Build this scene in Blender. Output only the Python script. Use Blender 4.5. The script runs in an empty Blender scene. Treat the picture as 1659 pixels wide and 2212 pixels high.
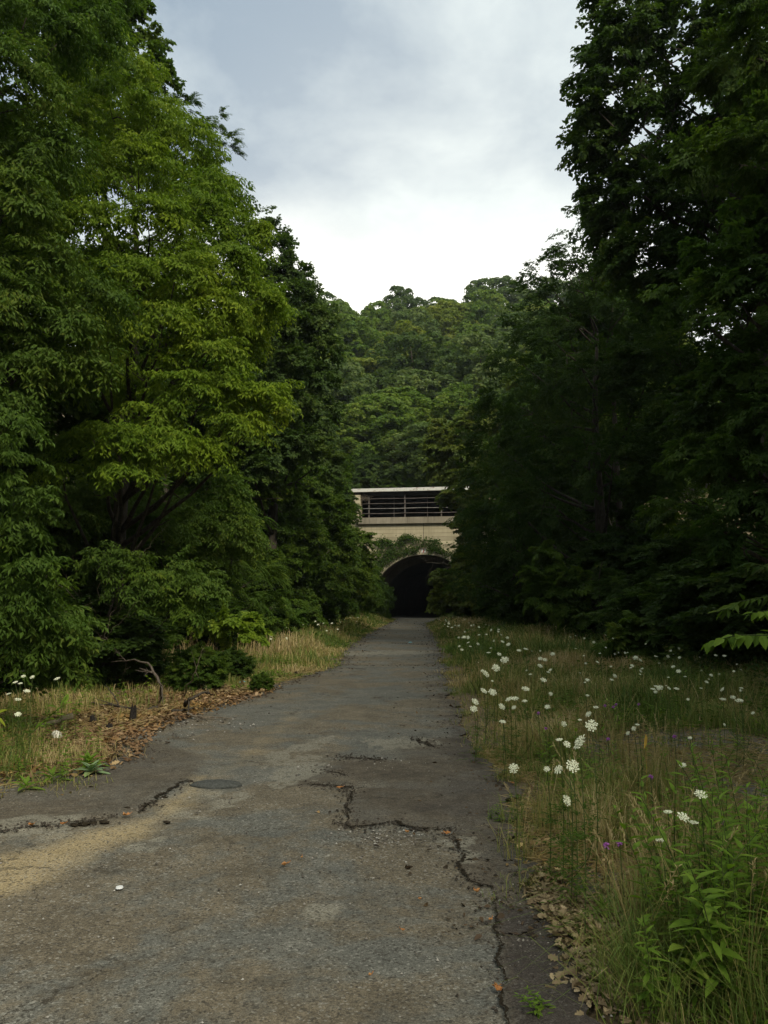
import bpy, bmesh, math
import numpy as np
from mathutils import Vector, Matrix
R_ = math.radians
sc = bpy.context.scene
col = sc.collection
RNG = np.random.default_rng(7)

# ------------------------------------------------------------------ camera
CAMH, F, CX, CY = 1.55, 1784.0, 829.5, 1106.0
PITCH, YAW = math.atan(192/F), R_(2.5)
cam_d = bpy.data.cameras.new('camera'); cam = bpy.data.objects.new('camera', cam_d); col.objects.link(cam)
cam_d.sensor_fit = 'VERTICAL'; cam_d.sensor_height = 36; cam_d.lens = 36*F/2212
cam_d.clip_start = .05; cam_d.clip_end = 3000
cam.location = (0, 0, CAMH); cam.rotation_euler = (math.pi/2+PITCH, 0, YAW)
sc.camera = cam
CM = np.array(cam.rotation_euler.to_matrix())
def ray(px, py):
    d = CM @ np.array([(px-CX)/F, -(py-CY)/F, -1.0]); return d/np.linalg.norm(d)
def G(px, py, z=0.0):            # point of the plane z met through a photo position
    d = ray(px, py); t = (z-CAMH)/d[2]; return np.array([d[0]*t, d[1]*t, z])
def at(px, py, Y):               # point at depth Y
    d = ray(px, py); t = Y/d[1]; return np.array([d[0]*t, Y, CAMH+d[2]*t])

# ------------------------------------------------------------------ world, sun, exposure
SUN_AZ, SUN_EL = R_(150), R_(40)      # azimuth clockwise from +Y (towards +X)
w = bpy.data.worlds.new('World'); sc.world = w; w.use_nodes = True
nt = w.node_tree; nt.nodes.clear(); L = nt.links.new
def N(t, **k):
    n = nt.nodes.new(t)
    for a, b in k.items(): setattr(n, a, b)
    return n
sky = N('ShaderNodeTexSky', sky_type='NISHITA', sun_disc=False, sun_elevation=SUN_EL, sun_rotation=SUN_AZ)
tc = N('ShaderNodeTexCoord')
sep = N('ShaderNodeSeparateXYZ'); L(tc.outputs['Generated'], sep.inputs[0])
def M_(op, a, b=None, c=None, clamp=False):
    n = N('ShaderNodeMath', operation=op, use_clamp=clamp)
    for i, v in enumerate((a, b, c)):
        if v is None: continue
        if isinstance(v, (int, float)): n.inputs[i].default_value = v
        else: L(v, n.inputs[i])
    return n.outputs[0]
def mixc(f, a, b):
    n = N('ShaderNodeMix', data_type='RGBA')
    if isinstance(f, (int, float)): n.inputs[0].default_value = f
    else: L(f, n.inputs[0])
    for i, v in ((6, a), (7, b)):
        if isinstance(v, tuple): n.inputs[i].default_value = (*v, 1)
        else: L(v, n.inputs[i])
    return n.outputs[2]
zz = M_('ADD', M_('MAXIMUM', sep.outputs[2], 0.0), .22)
cmb = N('ShaderNodeCombineXYZ'); L(M_('DIVIDE', sep.outputs[0], zz), cmb.inputs[0]); L(M_('DIVIDE', sep.outputs[1], zz), cmb.inputs[1])
def noise(scale, det=5, rough=.55, dist=0.0, vec=None, off=0.0):
    n = N('ShaderNodeTexNoise'); n.inputs['Scale'].default_value = scale; n.inputs['Detail'].default_value = det
    n.inputs['Roughness'].default_value = rough; n.inputs['Distortion'].default_value = dist
    mp = N('ShaderNodeMapping'); mp.inputs['Location'].default_value = (off, off*.7, 0); L(vec or cmb.outputs[0], mp.inputs[0]); L(mp.outputs[0], n.inputs['Vector'])
    return n.outputs['Fac']
def blob(px, py, k):              # soft patch of sky brightness around a compass direction
    d = ray(px, py)
    n = N('ShaderNodeVectorMath', operation='DOT_PRODUCT'); nn = N('ShaderNodeVectorMath', operation='NORMALIZE')
    L(tc.outputs['Generated'], nn.inputs[0]); L(nn.outputs[0], n.inputs[0]); n.inputs[1].default_value = tuple(d)
    return M_('EXPONENT', M_('MULTIPLY', M_('SUBTRACT', n.outputs['Value'], 1.0), k))
n1 = noise(1.1, 6, .52, .25, off=3.1)
dark = M_('MULTIPLY', blob(640, 150, 60), .48)
dark = M_('ADD', dark, M_('MULTIPLY', blob(1200, 240, 80), .42))
dark = M_('ADD', dark, M_('MULTIPLY', blob(420, 80, 60), .18))
lite = M_('MULTIPLY', blob(900, 300, 50), .42)
n2 = noise(3.2, 7, .6, .15, off=9.3)
fac = M_('ADD', M_('MULTIPLY', M_('SUBTRACT', n1, .5), 2.2), M_('MULTIPLY', M_('SUBTRACT', n2, .5), 1.9))
fac = M_('ADD', fac, M_('ADD', M_('SUBTRACT', lite, dark), .58), clamp=True)
cl = mixc(fac, (3.1, 4.1, 5.15), (9.2, 10.1, 9.9))
gl = M_('ADD', M_('MULTIPLY', blob(900, 640, 22), 1.3), M_('MULTIPLY', M_('SUBTRACT', n1, .5), .5))
# low bright band under the cloud base
band = N('ShaderNodeMapRange', interpolation_type='SMOOTHSTEP'); L(M_('ADD', sep.outputs[2], M_('MULTIPLY', M_('SUBTRACT', n1, .5), .12)), band.inputs[0])
band.inputs[1].default_value = .47; band.inputs[2].default_value = .33; band.inputs[3].default_value = 0; band.inputs[4].default_value = 1
gl = M_('MULTIPLY', M_('ADD', gl, .05, clamp=True), M_('ADD', M_('MULTIPLY', band.outputs[0], .85), .22), clamp=True)
cl = mixc(gl, cl, (16.0, 15.6, 13.9))
# unseen sky overhead is brightened to add light on the scene
up = N('ShaderNodeMapRange'); L(sep.outputs[2], up.inputs[0]); up.inputs[1].default_value = .62; up.inputs[2].default_value = .95; up.inputs[3].default_value = 0; up.inputs[4].default_value = .75
cl = mixc(up.outputs[0], cl, (11.0, 11.0, 10.0))
fin = mixc(.9, sky.outputs[0], cl)
bg = N('ShaderNodeBackground'); L(fin, bg.inputs[0]); bg.inputs[1].default_value = .1
wo = N('ShaderNodeOutputWorld'); L(bg.outputs[0], wo.inputs[0])

sd = bpy.data.lights.new('sun', 'SUN'); so = bpy.data.objects.new('sun', sd); col.objects.link(so)
sd.energy = 3.0; sd.angle = R_(14); sd.color = (1, .93, .78)
sv = Vector((math.sin(SUN_AZ)*math.cos(SUN_EL), math.cos(SUN_AZ)*math.cos(SUN_EL), math.sin(SUN_EL)))
so.rotation_euler = sv.to_track_quat('Z', 'Y').to_euler()
sc.view_settings.view_transform = 'Standard'; sc.view_settings.look = 'None'; sc.view_settings.exposure = .08; sc.view_settings.gamma = 1
sc.cycles.max_bounces = 7; sc.cycles.diffuse_bounces = 4; sc.cycles.glossy_bounces = 2; sc.cycles.transmission_bounces = 3
sc.cycles.caustics_reflective = False; sc.cycles.caustics_refractive = False

# ------------------------------------------------------------------ helpers
def tag(o, label=None, cat=None, group=None, kind=None):
    if label: o['label'] = label
    if cat: o['category'] = cat
    if group: o['group'] = group
    if kind: o['kind'] = kind
    return o
def empty(name, loc, rz=0):
    o = bpy.data.objects.new(name, None); col.objects.link(o); o.location = loc; o.rotation_euler = (0, 0, rz); o.empty_display_size = .2
    return o
def link(name, me, mat=None, parent=None, loc=(0, 0, 0), rz=0):
    o = bpy.data.objects.new(name, me); col.objects.link(o)
    if mat and not me.materials: me.materials.append(mat)
    o.parent = parent; o.location = loc; o.rotation_euler = (0, 0, rz)
    return o
def copy_tree(o, parent=None):
    c = o.copy(); col.objects.link(c); c.parent = parent
    for ch in [k for k in o.children]: copy_tree(ch, c)
    return c
def np_mesh(name, V, faces, attrs=None, smooth=False, fattrs=None):
    """faces: list of (n,k) int arrays"""
    me = bpy.data.meshes.new(name)
    V = np.ascontiguousarray(V, np.float32)
    me.vertices.add(len(V)); me.vertices.foreach_set('co', V.ravel())
    tot = sum(f.size for f in faces); npoly = sum(len(f) for f in faces)
    me.loops.add(tot); me.polygons.add(npoly)
    me.loops.foreach_set('vertex_index', np.concatenate([f.ravel() for f in faces]).astype(np.int32))
    ls = []; s = 0
    for f in faces:
        ls.append(s+np.arange(len(f))*f.shape[1]); s += f.size
    me.polygons.foreach_set('loop_start', np.concatenate(ls).astype(np.int32))
    me.polygons.foreach_set('use_smooth', np.full(npoly, smooth))
    me.update(calc_edges=True)
    for k, a in (attrs or {}).items():
        at_ = me.attributes.new(k, 'FLOAT', 'POINT'); at_.data.foreach_set('value', np.ascontiguousarray(a, np.float32))
    return me
class MB:
    """collects tubes / boxes / polygons into one mesh"""
    def __init__(s): s.V = []; s.T = []; s.Q = []; s.n = 0; s.a = []
    def add(s, V, Q=None, T=None, a=0.0):
        V = np.asarray(V, float)
        if Q is not None and len(Q): s.Q.append(np.asarray(Q, int)+s.n)
        if T is not None and len(T): s.T.append(np.asarray(T, int)+s.n)
        s.V.append(V); s.n += len(V); s.a.append(np.full(len(V), a) if np.isscalar(a) else a)
    def tube(s, P, r, k=6, a=0.0, cap=True):
        P = np.asarray(P, float); n = len(P); r = np.broadcast_to(np.asarray(r, float), (n,))
        T = np.gradient(P, axis=0); T /= np.linalg.norm(T, axis=1)[:, None]+1e-9
        ref = np.array([0, 0, 1.0]) if abs(T[:, 2]).mean() < .8 else np.array([1.0, .1, 0])
        A = np.cross(T, ref); A /= np.linalg.norm(A, axis=1)[:, None]+1e-9; B = np.cross(T, A)
        th = np.arange(k)*2*math.pi/k
        V = P[:, None]+r[:, None, None]*(np.cos(th)[None, :, None]*A[:, None]+np.sin(th)[None, :, None]*B[:, None])
        V = V.reshape(-1, 3)
        i, j = np.meshgrid(np.arange(n-1), np.arange(k), indexing='ij'); j2 = (j+1) % k
        Q = np.stack([i*k+j, i*k+j2, (i+1)*k+j2, (i+1)*k+j], -1).reshape(-1, 4)
        Tt = []
        if cap:
            V = np.vstack([V, P[0], P[-1]]); m = n*k
            for q in range(k):
                Tt.append((m, (q+1) % k, q)); Tt.append((m+1, (n-1)*k+q, (n-1)*k+(q+1) % k))
        s.add(V, Q, Tt, a)
    def box(s, x0, x1, y0, y1, z0, z1, a=0.0):
        V = [(x, y, z) for z in (z0, z1) for y in (y0, y1) for x in (x0, x1)]
        s.add(V, [(0, 2, 3, 1), (4, 5, 7, 6), (0, 1, 5, 4), (2, 6, 7, 3), (0, 4, 6, 2), (1, 3, 7, 5)], None, a)
    def mesh(s, name, smooth=False):
        f = []
        if s.Q: f.append(np.vstack(s.Q))
        if s.T: f.append(np.vstack(s.T))
        return np_mesh(name, np.vstack(s.V), f, {'rnd': np.concatenate(s.a)}, smooth)
    def build(s, name, mat, parent=None, loc=(0, 0, 0), smooth=False, rz=0):
        return link(name, s.mesh(name, smooth), mat, parent, loc, rz)

# value noise for building shapes
_T = RNG.random((256, 256))
def vnoise(x, y):
    x = np.asarray(x, float); y = np.asarray(y, float)
    xi = np.floor(x).astype(int); yi = np.floor(y).astype(int); fx = x-xi; fy = y-yi
    fx = fx*fx*(3-2*fx); fy = fy*fy*(3-2*fy)
    g = lambda a, b: _T[a % 256, b % 256]
    return (g(xi, yi)*(1-fx)+g(xi+1, yi)*fx)*(1-fy)+(g(xi, yi+1)*(1-fx)+g(xi+1, yi+1)*fx)*fy
def fbm(x, y, o=4):
    s = 0; a = .5
    for i in range(o):
        s = s+a*vnoise(x*2**i+17*i, y*2**i+31*i); a *= .5
    return s/(1-.5**o)
def sstep(a, b, x):
    t = np.clip((x-a)/(b-a), 0, 1); return t*t*(3-2*t)

# ------------------------------------------------------------------ materials
def new_mat(name):
    m = bpy.data.materials.new(name); m.use_nodes = True; n = m.node_tree; n.nodes.clear()
    return m, n
class NT:
    def __init__(s, name):
        s.m, s.t = new_mat(name); s.out = s.n('ShaderNodeOutputMaterial')
    def n(s, t, **k):
        q = s.t.nodes.new(t)
        for a, b in k.items(): setattr(q, a, b)
        return q
    def l(s, a, b): s.t.links.new(a, b)
    def set(s, sock, v):
        if isinstance(v, (int, float)): sock.default_value = v
        elif isinstance(v, tuple): sock.default_value = (*v, 1) if len(v) == 3 and sock.type == 'RGBA' else v
        else: s.l(v, sock)
    def math(s, op, a, b=None, clamp=False):
        q = s.n('ShaderNodeMath', operation=op, use_clamp=clamp); s.set(q.inputs[0], a)
        if b is not None: s.set(q.inputs[1], b)
        return q.outputs[0]
    def mix(s, f, a, b, mode='MIX'):
        q = s.n('ShaderNodeMix', data_type='RGBA', blend_type=mode); s.set(q.inputs[0], f); s.set(q.inputs[6], a); s.set(q.inputs[7], b); return q.outputs[2]
    def co(s, kind='Object'): return s.n('ShaderNodeTexCoord').outputs[kind]
    def map(s, v, scale=(1, 1, 1), rot=(0, 0, 0)):
        q = s.n('ShaderNodeMapping'); s.l(v, q.inputs[0]); q.inputs['Scale'].default_value = scale; q.inputs['Rotation'].default_value = rot; return q.outputs[0]
    def noise(s, v, scale, det=4, rough=.55, dist=0.0):
        q = s.n('ShaderNodeTexNoise'); s.l(v, q.inputs['Vector']); q.inputs['Scale'].default_value = scale; q.inputs['Detail'].default_value = det
        q.inputs['Roughness'].default_value = rough; q.inputs['Distortion'].default_value = dist; return q.outputs['Fac']
    def vor(s, v, scale, out='Color'):
        q = s.n('ShaderNodeTexVoronoi'); s.l(v, q.inputs['Vector']); q.inputs['Scale'].default_value = scale; return q.outputs[out]
    def ramp(s, f, stops):
        q = s.n('ShaderNodeValToRGB'); s.l(f, q.inputs[0]); e = q.color_ramp.elements
        while len(e) < len(stops): e.new(.5)
        for i, (p, c) in enumerate(stops): e[i].position = p; e[i].color = (*c, 1) if isinstance(c, tuple) else (c, c, c, 1)
        return q.outputs[0]
    def rng(s, f, a, b, c=0.0, d=1.0):
        q = s.n('ShaderNodeMapRange'); s.l(f, q.inputs[0])
        for i, v in enumerate((a, b, c, d)): q.inputs[i+1].default_value = v
        return q.outputs[0]
    def attr(s, name):
        return s.n('ShaderNodeAttribute', attribute_name=name).outputs['Fac']
    def pr(s, colr, rough=.9, spec=.2, bump=None, bs=.3, bd=.01):
        q = s.n('ShaderNodeBsdfPrincipled'); s.set(q.inputs['Base Color'], colr); s.set(q.inputs['Roughness'], rough); q.inputs['Specular IOR Level'].default_value = spec
        if bump is not None:
            b = s.n('ShaderNodeBump'); b.inputs['Strength'].default_value = bs; b.inputs['Distance'].default_value = bd; s.l(bump, b.inputs['Height']); s.l(b.outputs[0], q.inputs['Normal'])
        s.l(q.outputs[0], s.out.inputs[0]); return q
def leaf_mat(name, c0, c1, c2=None, trans=.42, spec=.14, rough=.62):
    f_ = lambda c: (c[0]*1.08, c[1]*1.10, c[2]*.90)
    if trans > .3: c0, c1, c2 = f_(c0), f_(c1), (f_(c2) if c2 else None)
    t = NT(name); r = t.attr('rnd')
    st = [(0, c0), (.75, c1)]
    st.append((1, c2 if c2 else c1))
    c = t.ramp(r, st)
    big = t.noise(t.co('Object'), .55, 3)
    c = t.mix(t.rng(big, .38, .62), c, t.mix(1.0, c, (.80, .90, .80), 'MULTIPLY')); b2 = t.noise(t.co('Object'), 1.1, 2)
    c = t.mix(t.rng(b2, .48, .66), c, t.mix(1.0, c, (1.35, 1.18, .85), 'MULTIPLY'))
    q = t.pr(c, rough, spec)
    tr = t.n('ShaderNodeBsdfTranslucent'); t.l(t.mix(1.0, c, (1.15, 1.25, .55), 'MULTIPLY'), tr.inputs[0])
    mx = t.n('ShaderNodeMixShader'); mx.inputs[0].default_value = trans
    t.l(q.outputs[0], mx.inputs[1]); t.l(tr.outputs[0], mx.inputs[2]); t.l(mx.outputs[0], t.out.inputs[0])
    return t.m
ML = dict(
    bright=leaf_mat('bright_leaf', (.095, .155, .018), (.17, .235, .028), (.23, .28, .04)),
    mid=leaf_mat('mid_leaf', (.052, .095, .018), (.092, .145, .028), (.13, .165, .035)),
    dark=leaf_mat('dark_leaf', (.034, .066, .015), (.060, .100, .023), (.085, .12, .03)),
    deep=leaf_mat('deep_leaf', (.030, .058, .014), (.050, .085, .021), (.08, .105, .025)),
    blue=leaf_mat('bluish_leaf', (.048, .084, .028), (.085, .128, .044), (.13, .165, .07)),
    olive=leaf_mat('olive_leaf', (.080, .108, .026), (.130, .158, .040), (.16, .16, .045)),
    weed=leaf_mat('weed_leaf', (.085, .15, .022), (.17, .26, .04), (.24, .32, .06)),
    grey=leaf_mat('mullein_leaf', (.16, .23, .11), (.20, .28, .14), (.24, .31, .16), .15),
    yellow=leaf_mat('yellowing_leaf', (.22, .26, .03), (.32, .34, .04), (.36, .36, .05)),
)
def grass_mat():
    t = NT('grass_blade'); r = t.attr('rnd')
    c = t.ramp(r, [(0, (.080, .135, .022)), (.3, (.150, .215, .040)), (.5, (.25, .25, .065)), (.72, (.40, .315, .12)), (1, (.54, .43, .22))])
    q = t.pr(c, .6, .25)
    tr = t.n('ShaderNodeBsdfTranslucent'); t.l(c, tr.inputs[0]); mx = t.n('ShaderNodeMixShader'); mx.inputs[0].default_value = .3
    t.l(q.outputs[0], mx.inputs[1]); t.l(tr.outputs[0], mx.inputs[2]); t.l(mx.outputs[0], t.out.inputs[0]); return t.m
ML['hill_mid'] = leaf_mat('hill_mid_leaf', (.085, .140, .032), (.145, .200, .046), (.19, .22, .06)); ML['hill_grey'] = leaf_mat('hill_grey_leaf', (.075, .112, .046), (.125, .165, .070), (.17, .20, .09)); ML['hill_olive'] = leaf_mat('hill_olive_leaf', (.125, .160, .036), (.20, .225, .055), (.23, .23, .07)); ML['hill_dark'] = leaf_mat('hill_dark_leaf', (.045, .078, .024), (.078, .115, .036), (.10, .13, .045))
M_GRASS = grass_mat()
def bark_mat(name, a, b):
    t = NT(name); v = t.co(); n = t.noise(t.map(v, (6, 6, 1.2)), 3, 6, .6)
    t.pr(t.ramp(n, [(.3, a), (.7, b)]), .9, .1, n, .8, .03); return t.m
M_BARK = bark_mat('bark', (.030, .024, .018), (.10, .085, .065))
M_TWIG = bark_mat('dead_twig', (.10, .075, .05), (.24, .20, .15))
M_BARK2 = bark_mat('grey_branch', (.06, .048, .035), (.15, .125, .095))
M_BLACK = bark_mat('charred_wood', (.010, .009, .008), (.035, .030, .026))
M_STEM = bark_mat('green_stem', (.05, .075, .02), (.10, .13, .04))
def simple(name, c, rough=.8, spec=.2, var=.25, sc_=8.0):
    t = NT(name); n = t.noise(t.co(), sc_, 4)
    t.pr(t.mix(t.rng(n, .3, .7), tuple(x*(1-var) for x in c), tuple(min(1, x*(1+var)) for x in c)), rough, spec, n, .2, .01); return t.m
M_WHITE = simple('white_petal', (.76, .78, .56), .8, .1, .08, 60)
M_GREENISH = simple('young_petal', (.55, .64, .34), .8, .1, .1, 60)
M_PURPLE = simple('purple_petal', (.34, .12, .36), .8, .1, .1)

def road_mat():
    t = NT('weathered_asphalt'); v = t.co()
    big = t.noise(v, .6, 9, .72, .3); med = t.noise(v, 2.6, 5, .62); fine = t.noise(v, 60, 3, .7)
    grey = t.ramp(med, [(.25, (.098, .100, .087)), (.75, (.158, .153, .126))])
    brown = t.ramp(med, [(.25, (.102, .087, .061)), (.75, (.178, .151, .105))])
    c = t.mix(t.rng(big, .46, .54), grey, brown)
    old = t.attr('old')
    oc = t.ramp(med, [(.25, (.070, .059, .043)), (.75, (.120, .101, .073))])
    m2 = t.noise(v, 9, 6, .75); oc = t.mix(1.0, oc, t.ramp(m2, [(.3, .68), (.5, 1.0), (.7, 1.42)]), 'MULTIPLY'); oc = t.mix(t.rng(t.noise(v, 1.1, 5, .7), .5, .62, 0, .55), oc, (.125, .118, .098))
    c = t.mix(1.0, c, t.ramp(m2, [(.3, .82), (.7, 1.2)]), 'MULTIPLY')
    c = t.mix(old, c, oc)
    dk = t.attr('dark'); c = t.mix(t.math('MULTIPLY', dk, .8), c, (.052, .044, .039))
    pale = t.attr('pale'); c = t.mix(t.math('MULTIPLY', pale, .75), c, (.23, .215, .165))
    dirt = t.attr('dirt'); c = t.mix(t.math('MULTIPLY', dirt, .95), c, t.ramp(med, [(.2, (.27, .21, .11)), (.8, (.38, .305, .18))]))
    # aggregate: light and dark chips
    vc = t.n('ShaderNodeSeparateColor'); t.l(t.vor(v, 85), vc.inputs[0])
    chip = t.rng(vc.outputs[0], .86, .93); hole = t.rng(vc.outputs[1], .84, .9)
    amt = t.rng(t.noise(v, 1.3, 3), .3, .7, .25, 1.0)
    c = t.mix(t.math('MULTIPLY', t.math('MULTIPLY', chip, amt), t.math('SUBTRACT', .6, t.math('MULTIPLY', t.math('MAXIMUM', old, dk), .42))), c, (.34, .33, .28))
    c = t.mix(t.math('MULTIPLY', hole, .7), c, (.055, .05, .04))
    vc2 = t.n('ShaderNodeSeparateColor'); t.l(t.vor(v, 210), vc2.inputs[0])
    c = t.mix(1.0, c, t.ramp(vc2.outputs[0], [(0, .62), (1, 1.38)]), 'MULTIPLY')
    c = t.mix(1.0, c, t.ramp(fine, [(.3, .8), (.7, 1.2)]), 'MULTIPLY')
    dv = t.n('ShaderNodeVectorMath', operation='MULTIPLY_ADD'); nz = t.n('ShaderNodeTexNoise'); t.l(v, nz.inputs['Vector']); nz.inputs['Scale'].default_value = 3.5; nz.inputs['Detail'].default_value = 6; nz.inputs['Roughness'].default_value = .7
    t.l(nz.outputs['Color'], dv.inputs[0]); dv.inputs[1].default_value = (.55, .55, 0); t.l(v, dv.inputs[2])
    ve = t.n('ShaderNodeTexVoronoi', feature='DISTANCE_TO_EDGE'); t.l(dv.outputs[0], ve.inputs['Vector']); ve.inputs['Scale'].default_value = 1.15
    hair = t.math('MULTIPLY', t.rng(ve.outputs['Distance'], .004, .014, 1, 0), t.rng(t.noise(v, .7, 3), .50, .60, 0, .75)); c = t.mix(hair, c, (.035, .03, .022))
    h = t.math('ADD', t.vor(v, 110, 'Distance'), t.math('MULTIPLY', fine, .6))
    t.pr(c, .92, .15, h, .5, .006); return t.m
def ground_mat():
    t = NT('woodland_soil'); v = t.co()
    a = t.noise(v, .9, 5, .6); b = t.noise(v, 14, 5, .7)
    c = t.ramp(b, [(.25, (.060, .047, .030)), (.5, (.145, .110, .066)), (.75, (.26, .20, .12))])
    c = t.mix(t.rng(a, .45, .62, 0, .55), c, (.085, .095, .036))
    g = t.attr('gravel'); vc = t.n('ShaderNodeSeparateColor'); t.l(t.vor(v, 45), vc.inputs[0])
    c = t.mix(g, c, t.ramp(vc.outputs[0], [(0, (.085, .075, .062)), (.8, (.165, .150, .125)), (1, (.27, .25, .21))]))
    t.pr(c, .95, .1, b, .7, .03); return t.m
M_ROAD, M_GROUND = road_mat(), ground_mat()
M_CRACK = simple('crack_debris', (.026, .021, .014), .95, .05, .5, 40)
def concrete_mat(name, a, b, board=False, rust=0.0, streak=.5, dark=.35):
    t = NT(name); v = t.co(); n = t.noise(v, .8, 6, .6, .3); f = t.noise(v, 12, 4)
    c = t.ramp(n, [(.3, a), (.7, b)])
    st = t.noise(t.map(v, (3.2, 3.2, .22)), 1.6, 5, .6)
    c = t.mix(t.rng(st, .5, .75, 0, streak), c, tuple(x*dark for x in a))
    if board:
        sp = t.n('ShaderNodeSeparateXYZ'); t.l(v, sp.inputs[0]); z = t.math('MULTIPLY', sp.outputs[2], 2.9)
        fr = t.math('FRACT', z); ln = t.math('LESS_THAN', fr, .14)
        bn = t.n('ShaderNodeTexWhiteNoise', noise_dimensions='1D'); t.l(t.math('FLOOR', z), bn.inputs['W'])
        c = t.mix(1.0, c, t.ramp(bn.outputs[0], [(0, .74), (1, 1.14)]), 'MULTIPLY')
        c = t.mix(t.math('MULTIPLY', ln, t.rng(t.noise(t.map(v, (.6, .6, 9)), 1.5, 2), .35, .55, .25, .8)), c, tuple(x*.5 for x in a))
    if rust:
        rn = t.noise(t.map(v, (1.1, 1.1, 3)), 2.2, 5, .7)
        c = t.mix(t.rng(rn, .57, .63, 0, rust), c, (.16, .055, .022))
    t.pr(c, .9, .15, f, .3, .01); return t.m
M_CONC = concrete_mat('board_marked_concrete', (.44, .375, .235), (.58, .50, .33), True, 0, .5, .5)
M_RING = concrete_mat('arch_concrete', (.42, .36, .25), (.54, .47, .34), False, 0, .6)
M_LEDGE = concrete_mat('stained_ledge', (.20, .17, .12), (.33, .285, .21), False, 0, .7)
M_BEAM = concrete_mat('flaking_white_beam', (.58, .55, .47), (.70, .68, .60), False, .9, .25, .6)
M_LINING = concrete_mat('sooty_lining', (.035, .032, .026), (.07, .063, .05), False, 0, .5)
M_RAIL = simple('rusty_rail', (.12, .10, .085), .7, .3, .4, 3)
M_RAILW = simple('flaking_rail', (.24, .225, .20), .7, .3, .5, 2)

# ------------------------------------------------------------------ portal frame of reference, terrain
TH = R_(7); PC = at(916, 1335, 74.0); PC[2] = 0
eu = np.array([math.cos(TH), -math.sin(TH)]); ev = np.array([math.sin(TH), math.cos(TH)])
def uv(x, y): dx = np.asarray(x)-PC[0]; dy = np.asarray(y)-PC[1]; return dx*eu[0]+dy*eu[1], dx*ev[0]+dy*ev[1]
def PW(u, v, z=0.0): return np.array([PC[0]+u*eu[0]+v*ev[0], PC[1]+u*eu[1]+v*ev[1], z])

edgeR = np.array([G(x, y)[:2] for x, y in [(1330, 2212), (1300, 2100), (1240, 2000), (1150, 1900), (1115, 1800), (1095, 1700), (1040, 1640), (1005, 1570), (970, 1480), (958, 1420), (942, 1380), (923, 1348)]])
edgeL = np.array([G(x, y)[:2] for x, y in [(-700, 1850), (0, 1722), (110, 1695), (240, 1640), (262, 1600), (335, 1562), (470, 1522), (545, 1500), (630, 1470), (728, 1440), (745, 1405), (792, 1370), (838, 1347)]])
edgeR = np.vstack([[edgeR[0, 0]+.4, 1.0], [edgeR[0, 0]+.1, 2.4], edgeR, [PW(.5, 0)[0]+1.6, 76]])
edgeL = np.vstack([[-9, 1.0], [-8, 4.5], edgeL[1:], [PW(-3, 0)[0]+.6, 76]])
def xr(y): return np.interp(y, edgeR[:, 1], edgeR[:, 0])
def xl(y): return np.interp(y, edgeL[:, 1], edgeL[:, 0])
def off_road(x, y):    # distance outside the road edges (negative inside)
    return np.maximum(x-xr(y), xl(y)-x)
def terrain(x, y):
    x = np.asarray(x, float); y = np.asarray(y, float); u, v = uv(x, y)
    o = off_road(x, y)
    base = (fbm(x*.5+3, y*.5, 4)-.5)*.22*sstep(.3, 3, o)-.012
    side = np.clip((np.abs(x-.5)-10.5)*.38, 0, 30)*sstep(14, 70, y)
    side = np.minimum(side, 12+np.clip(np.abs(x)-40, 0, 99)*.1)
    hill = 11.7+np.clip(v-8, 0, 112)*.405+np.clip(v-120, 0, 400)*.06
    t = sstep(.3, 6.4, v)
    z = base+np.where(v > .3, np.maximum(side, t*hill), side)
    return z
# ground sheet
gx = np.unique(np.concatenate([np.linspace(-14, 14, 225), np.linspace(-60, 60, 97), np.linspace(-700, 700, 57)]))
gy = np.unique(np.concatenate([np.linspace(-2, 25, 216), np.linspace(25, 90, 196), np.linspace(90, 220, 66), np.linspace(-700, 900, 65)]))
X, Y = np.meshgrid(gx, gy); Z = terrain(X, Y)
nx, ny = len(gx), len(gy)
ii, jj = np.meshgrid(np.arange(ny-1), np.arange(nx-1), indexing='ij')
fc = np.stack([ii*nx+jj, ii*nx+jj+1, (ii+1)*nx+jj+1, (ii+1)*nx+jj], -1).reshape(-1, 4)
mx_, my_ = X.ravel()[fc].mean(1), Y.ravel()[fc].mean(1); u_, v_ = uv(mx_, my_)
uu, vv = uv(X.ravel(), Y.ravel()); vin = ((np.abs(uu) < 8.2) & (vv > .15) & (vv < 6.6))[fc].any(1)
# tunnel mouth and chamber cut out of the sheet
cut = ((np.abs(u_) < 8.2) & (v_ > .1) & (v_ < 6.8)) | vin
GRV = [(G(1560, 1650), 1.5), (G(1640, 1700), 1.2), (G(830, 2050)*0+G(1480, 1800), .5), (G(60, 1700), 1.0), (G(1240, 1900), .35)]
gr = np.zeros(X.size)
for c_, r_ in GRV: gr = np.maximum(gr, 1-np.hypot(X.ravel()-c_[0], (Y.ravel()-c_[1])*.7)/r_+(fbm(X.ravel()*3, Y.ravel()*3)-.5)*1.2)
me = np_mesh('ground', np.stack([X.ravel(), Y.ravel(), Z.ravel()], 1), [fc[~cut]], {'gravel': np.clip(gr*1.8, 0, 1)}, True)
tag(link('ground', me, M_GROUND), kind='structure')

# ------------------------------------------------------------------ road
ry = np.concatenate([np.linspace(.5, 2.6, 20), 2.6*(76/2.6)**(np.linspace(0, 1, 620)[1:])]); nc = 420
tt = np.linspace(0, 1, nc)
jl = (fbm(ry*2.2, ry*0+5, 5)-.5)*.5*sstep(0, 20, ry)*1.0+(fbm(ry*9, ry*0+8, 3)-.5)*.16; jr = (fbm(ry*2.0, ry*0+15, 5)-.5)*.45+(fbm(ry*9, ry*0+18, 3)-.5)*.14
A = (xl(ry)+jl)[:, None]; B = (xr(ry)+jr)[:, None]
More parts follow.
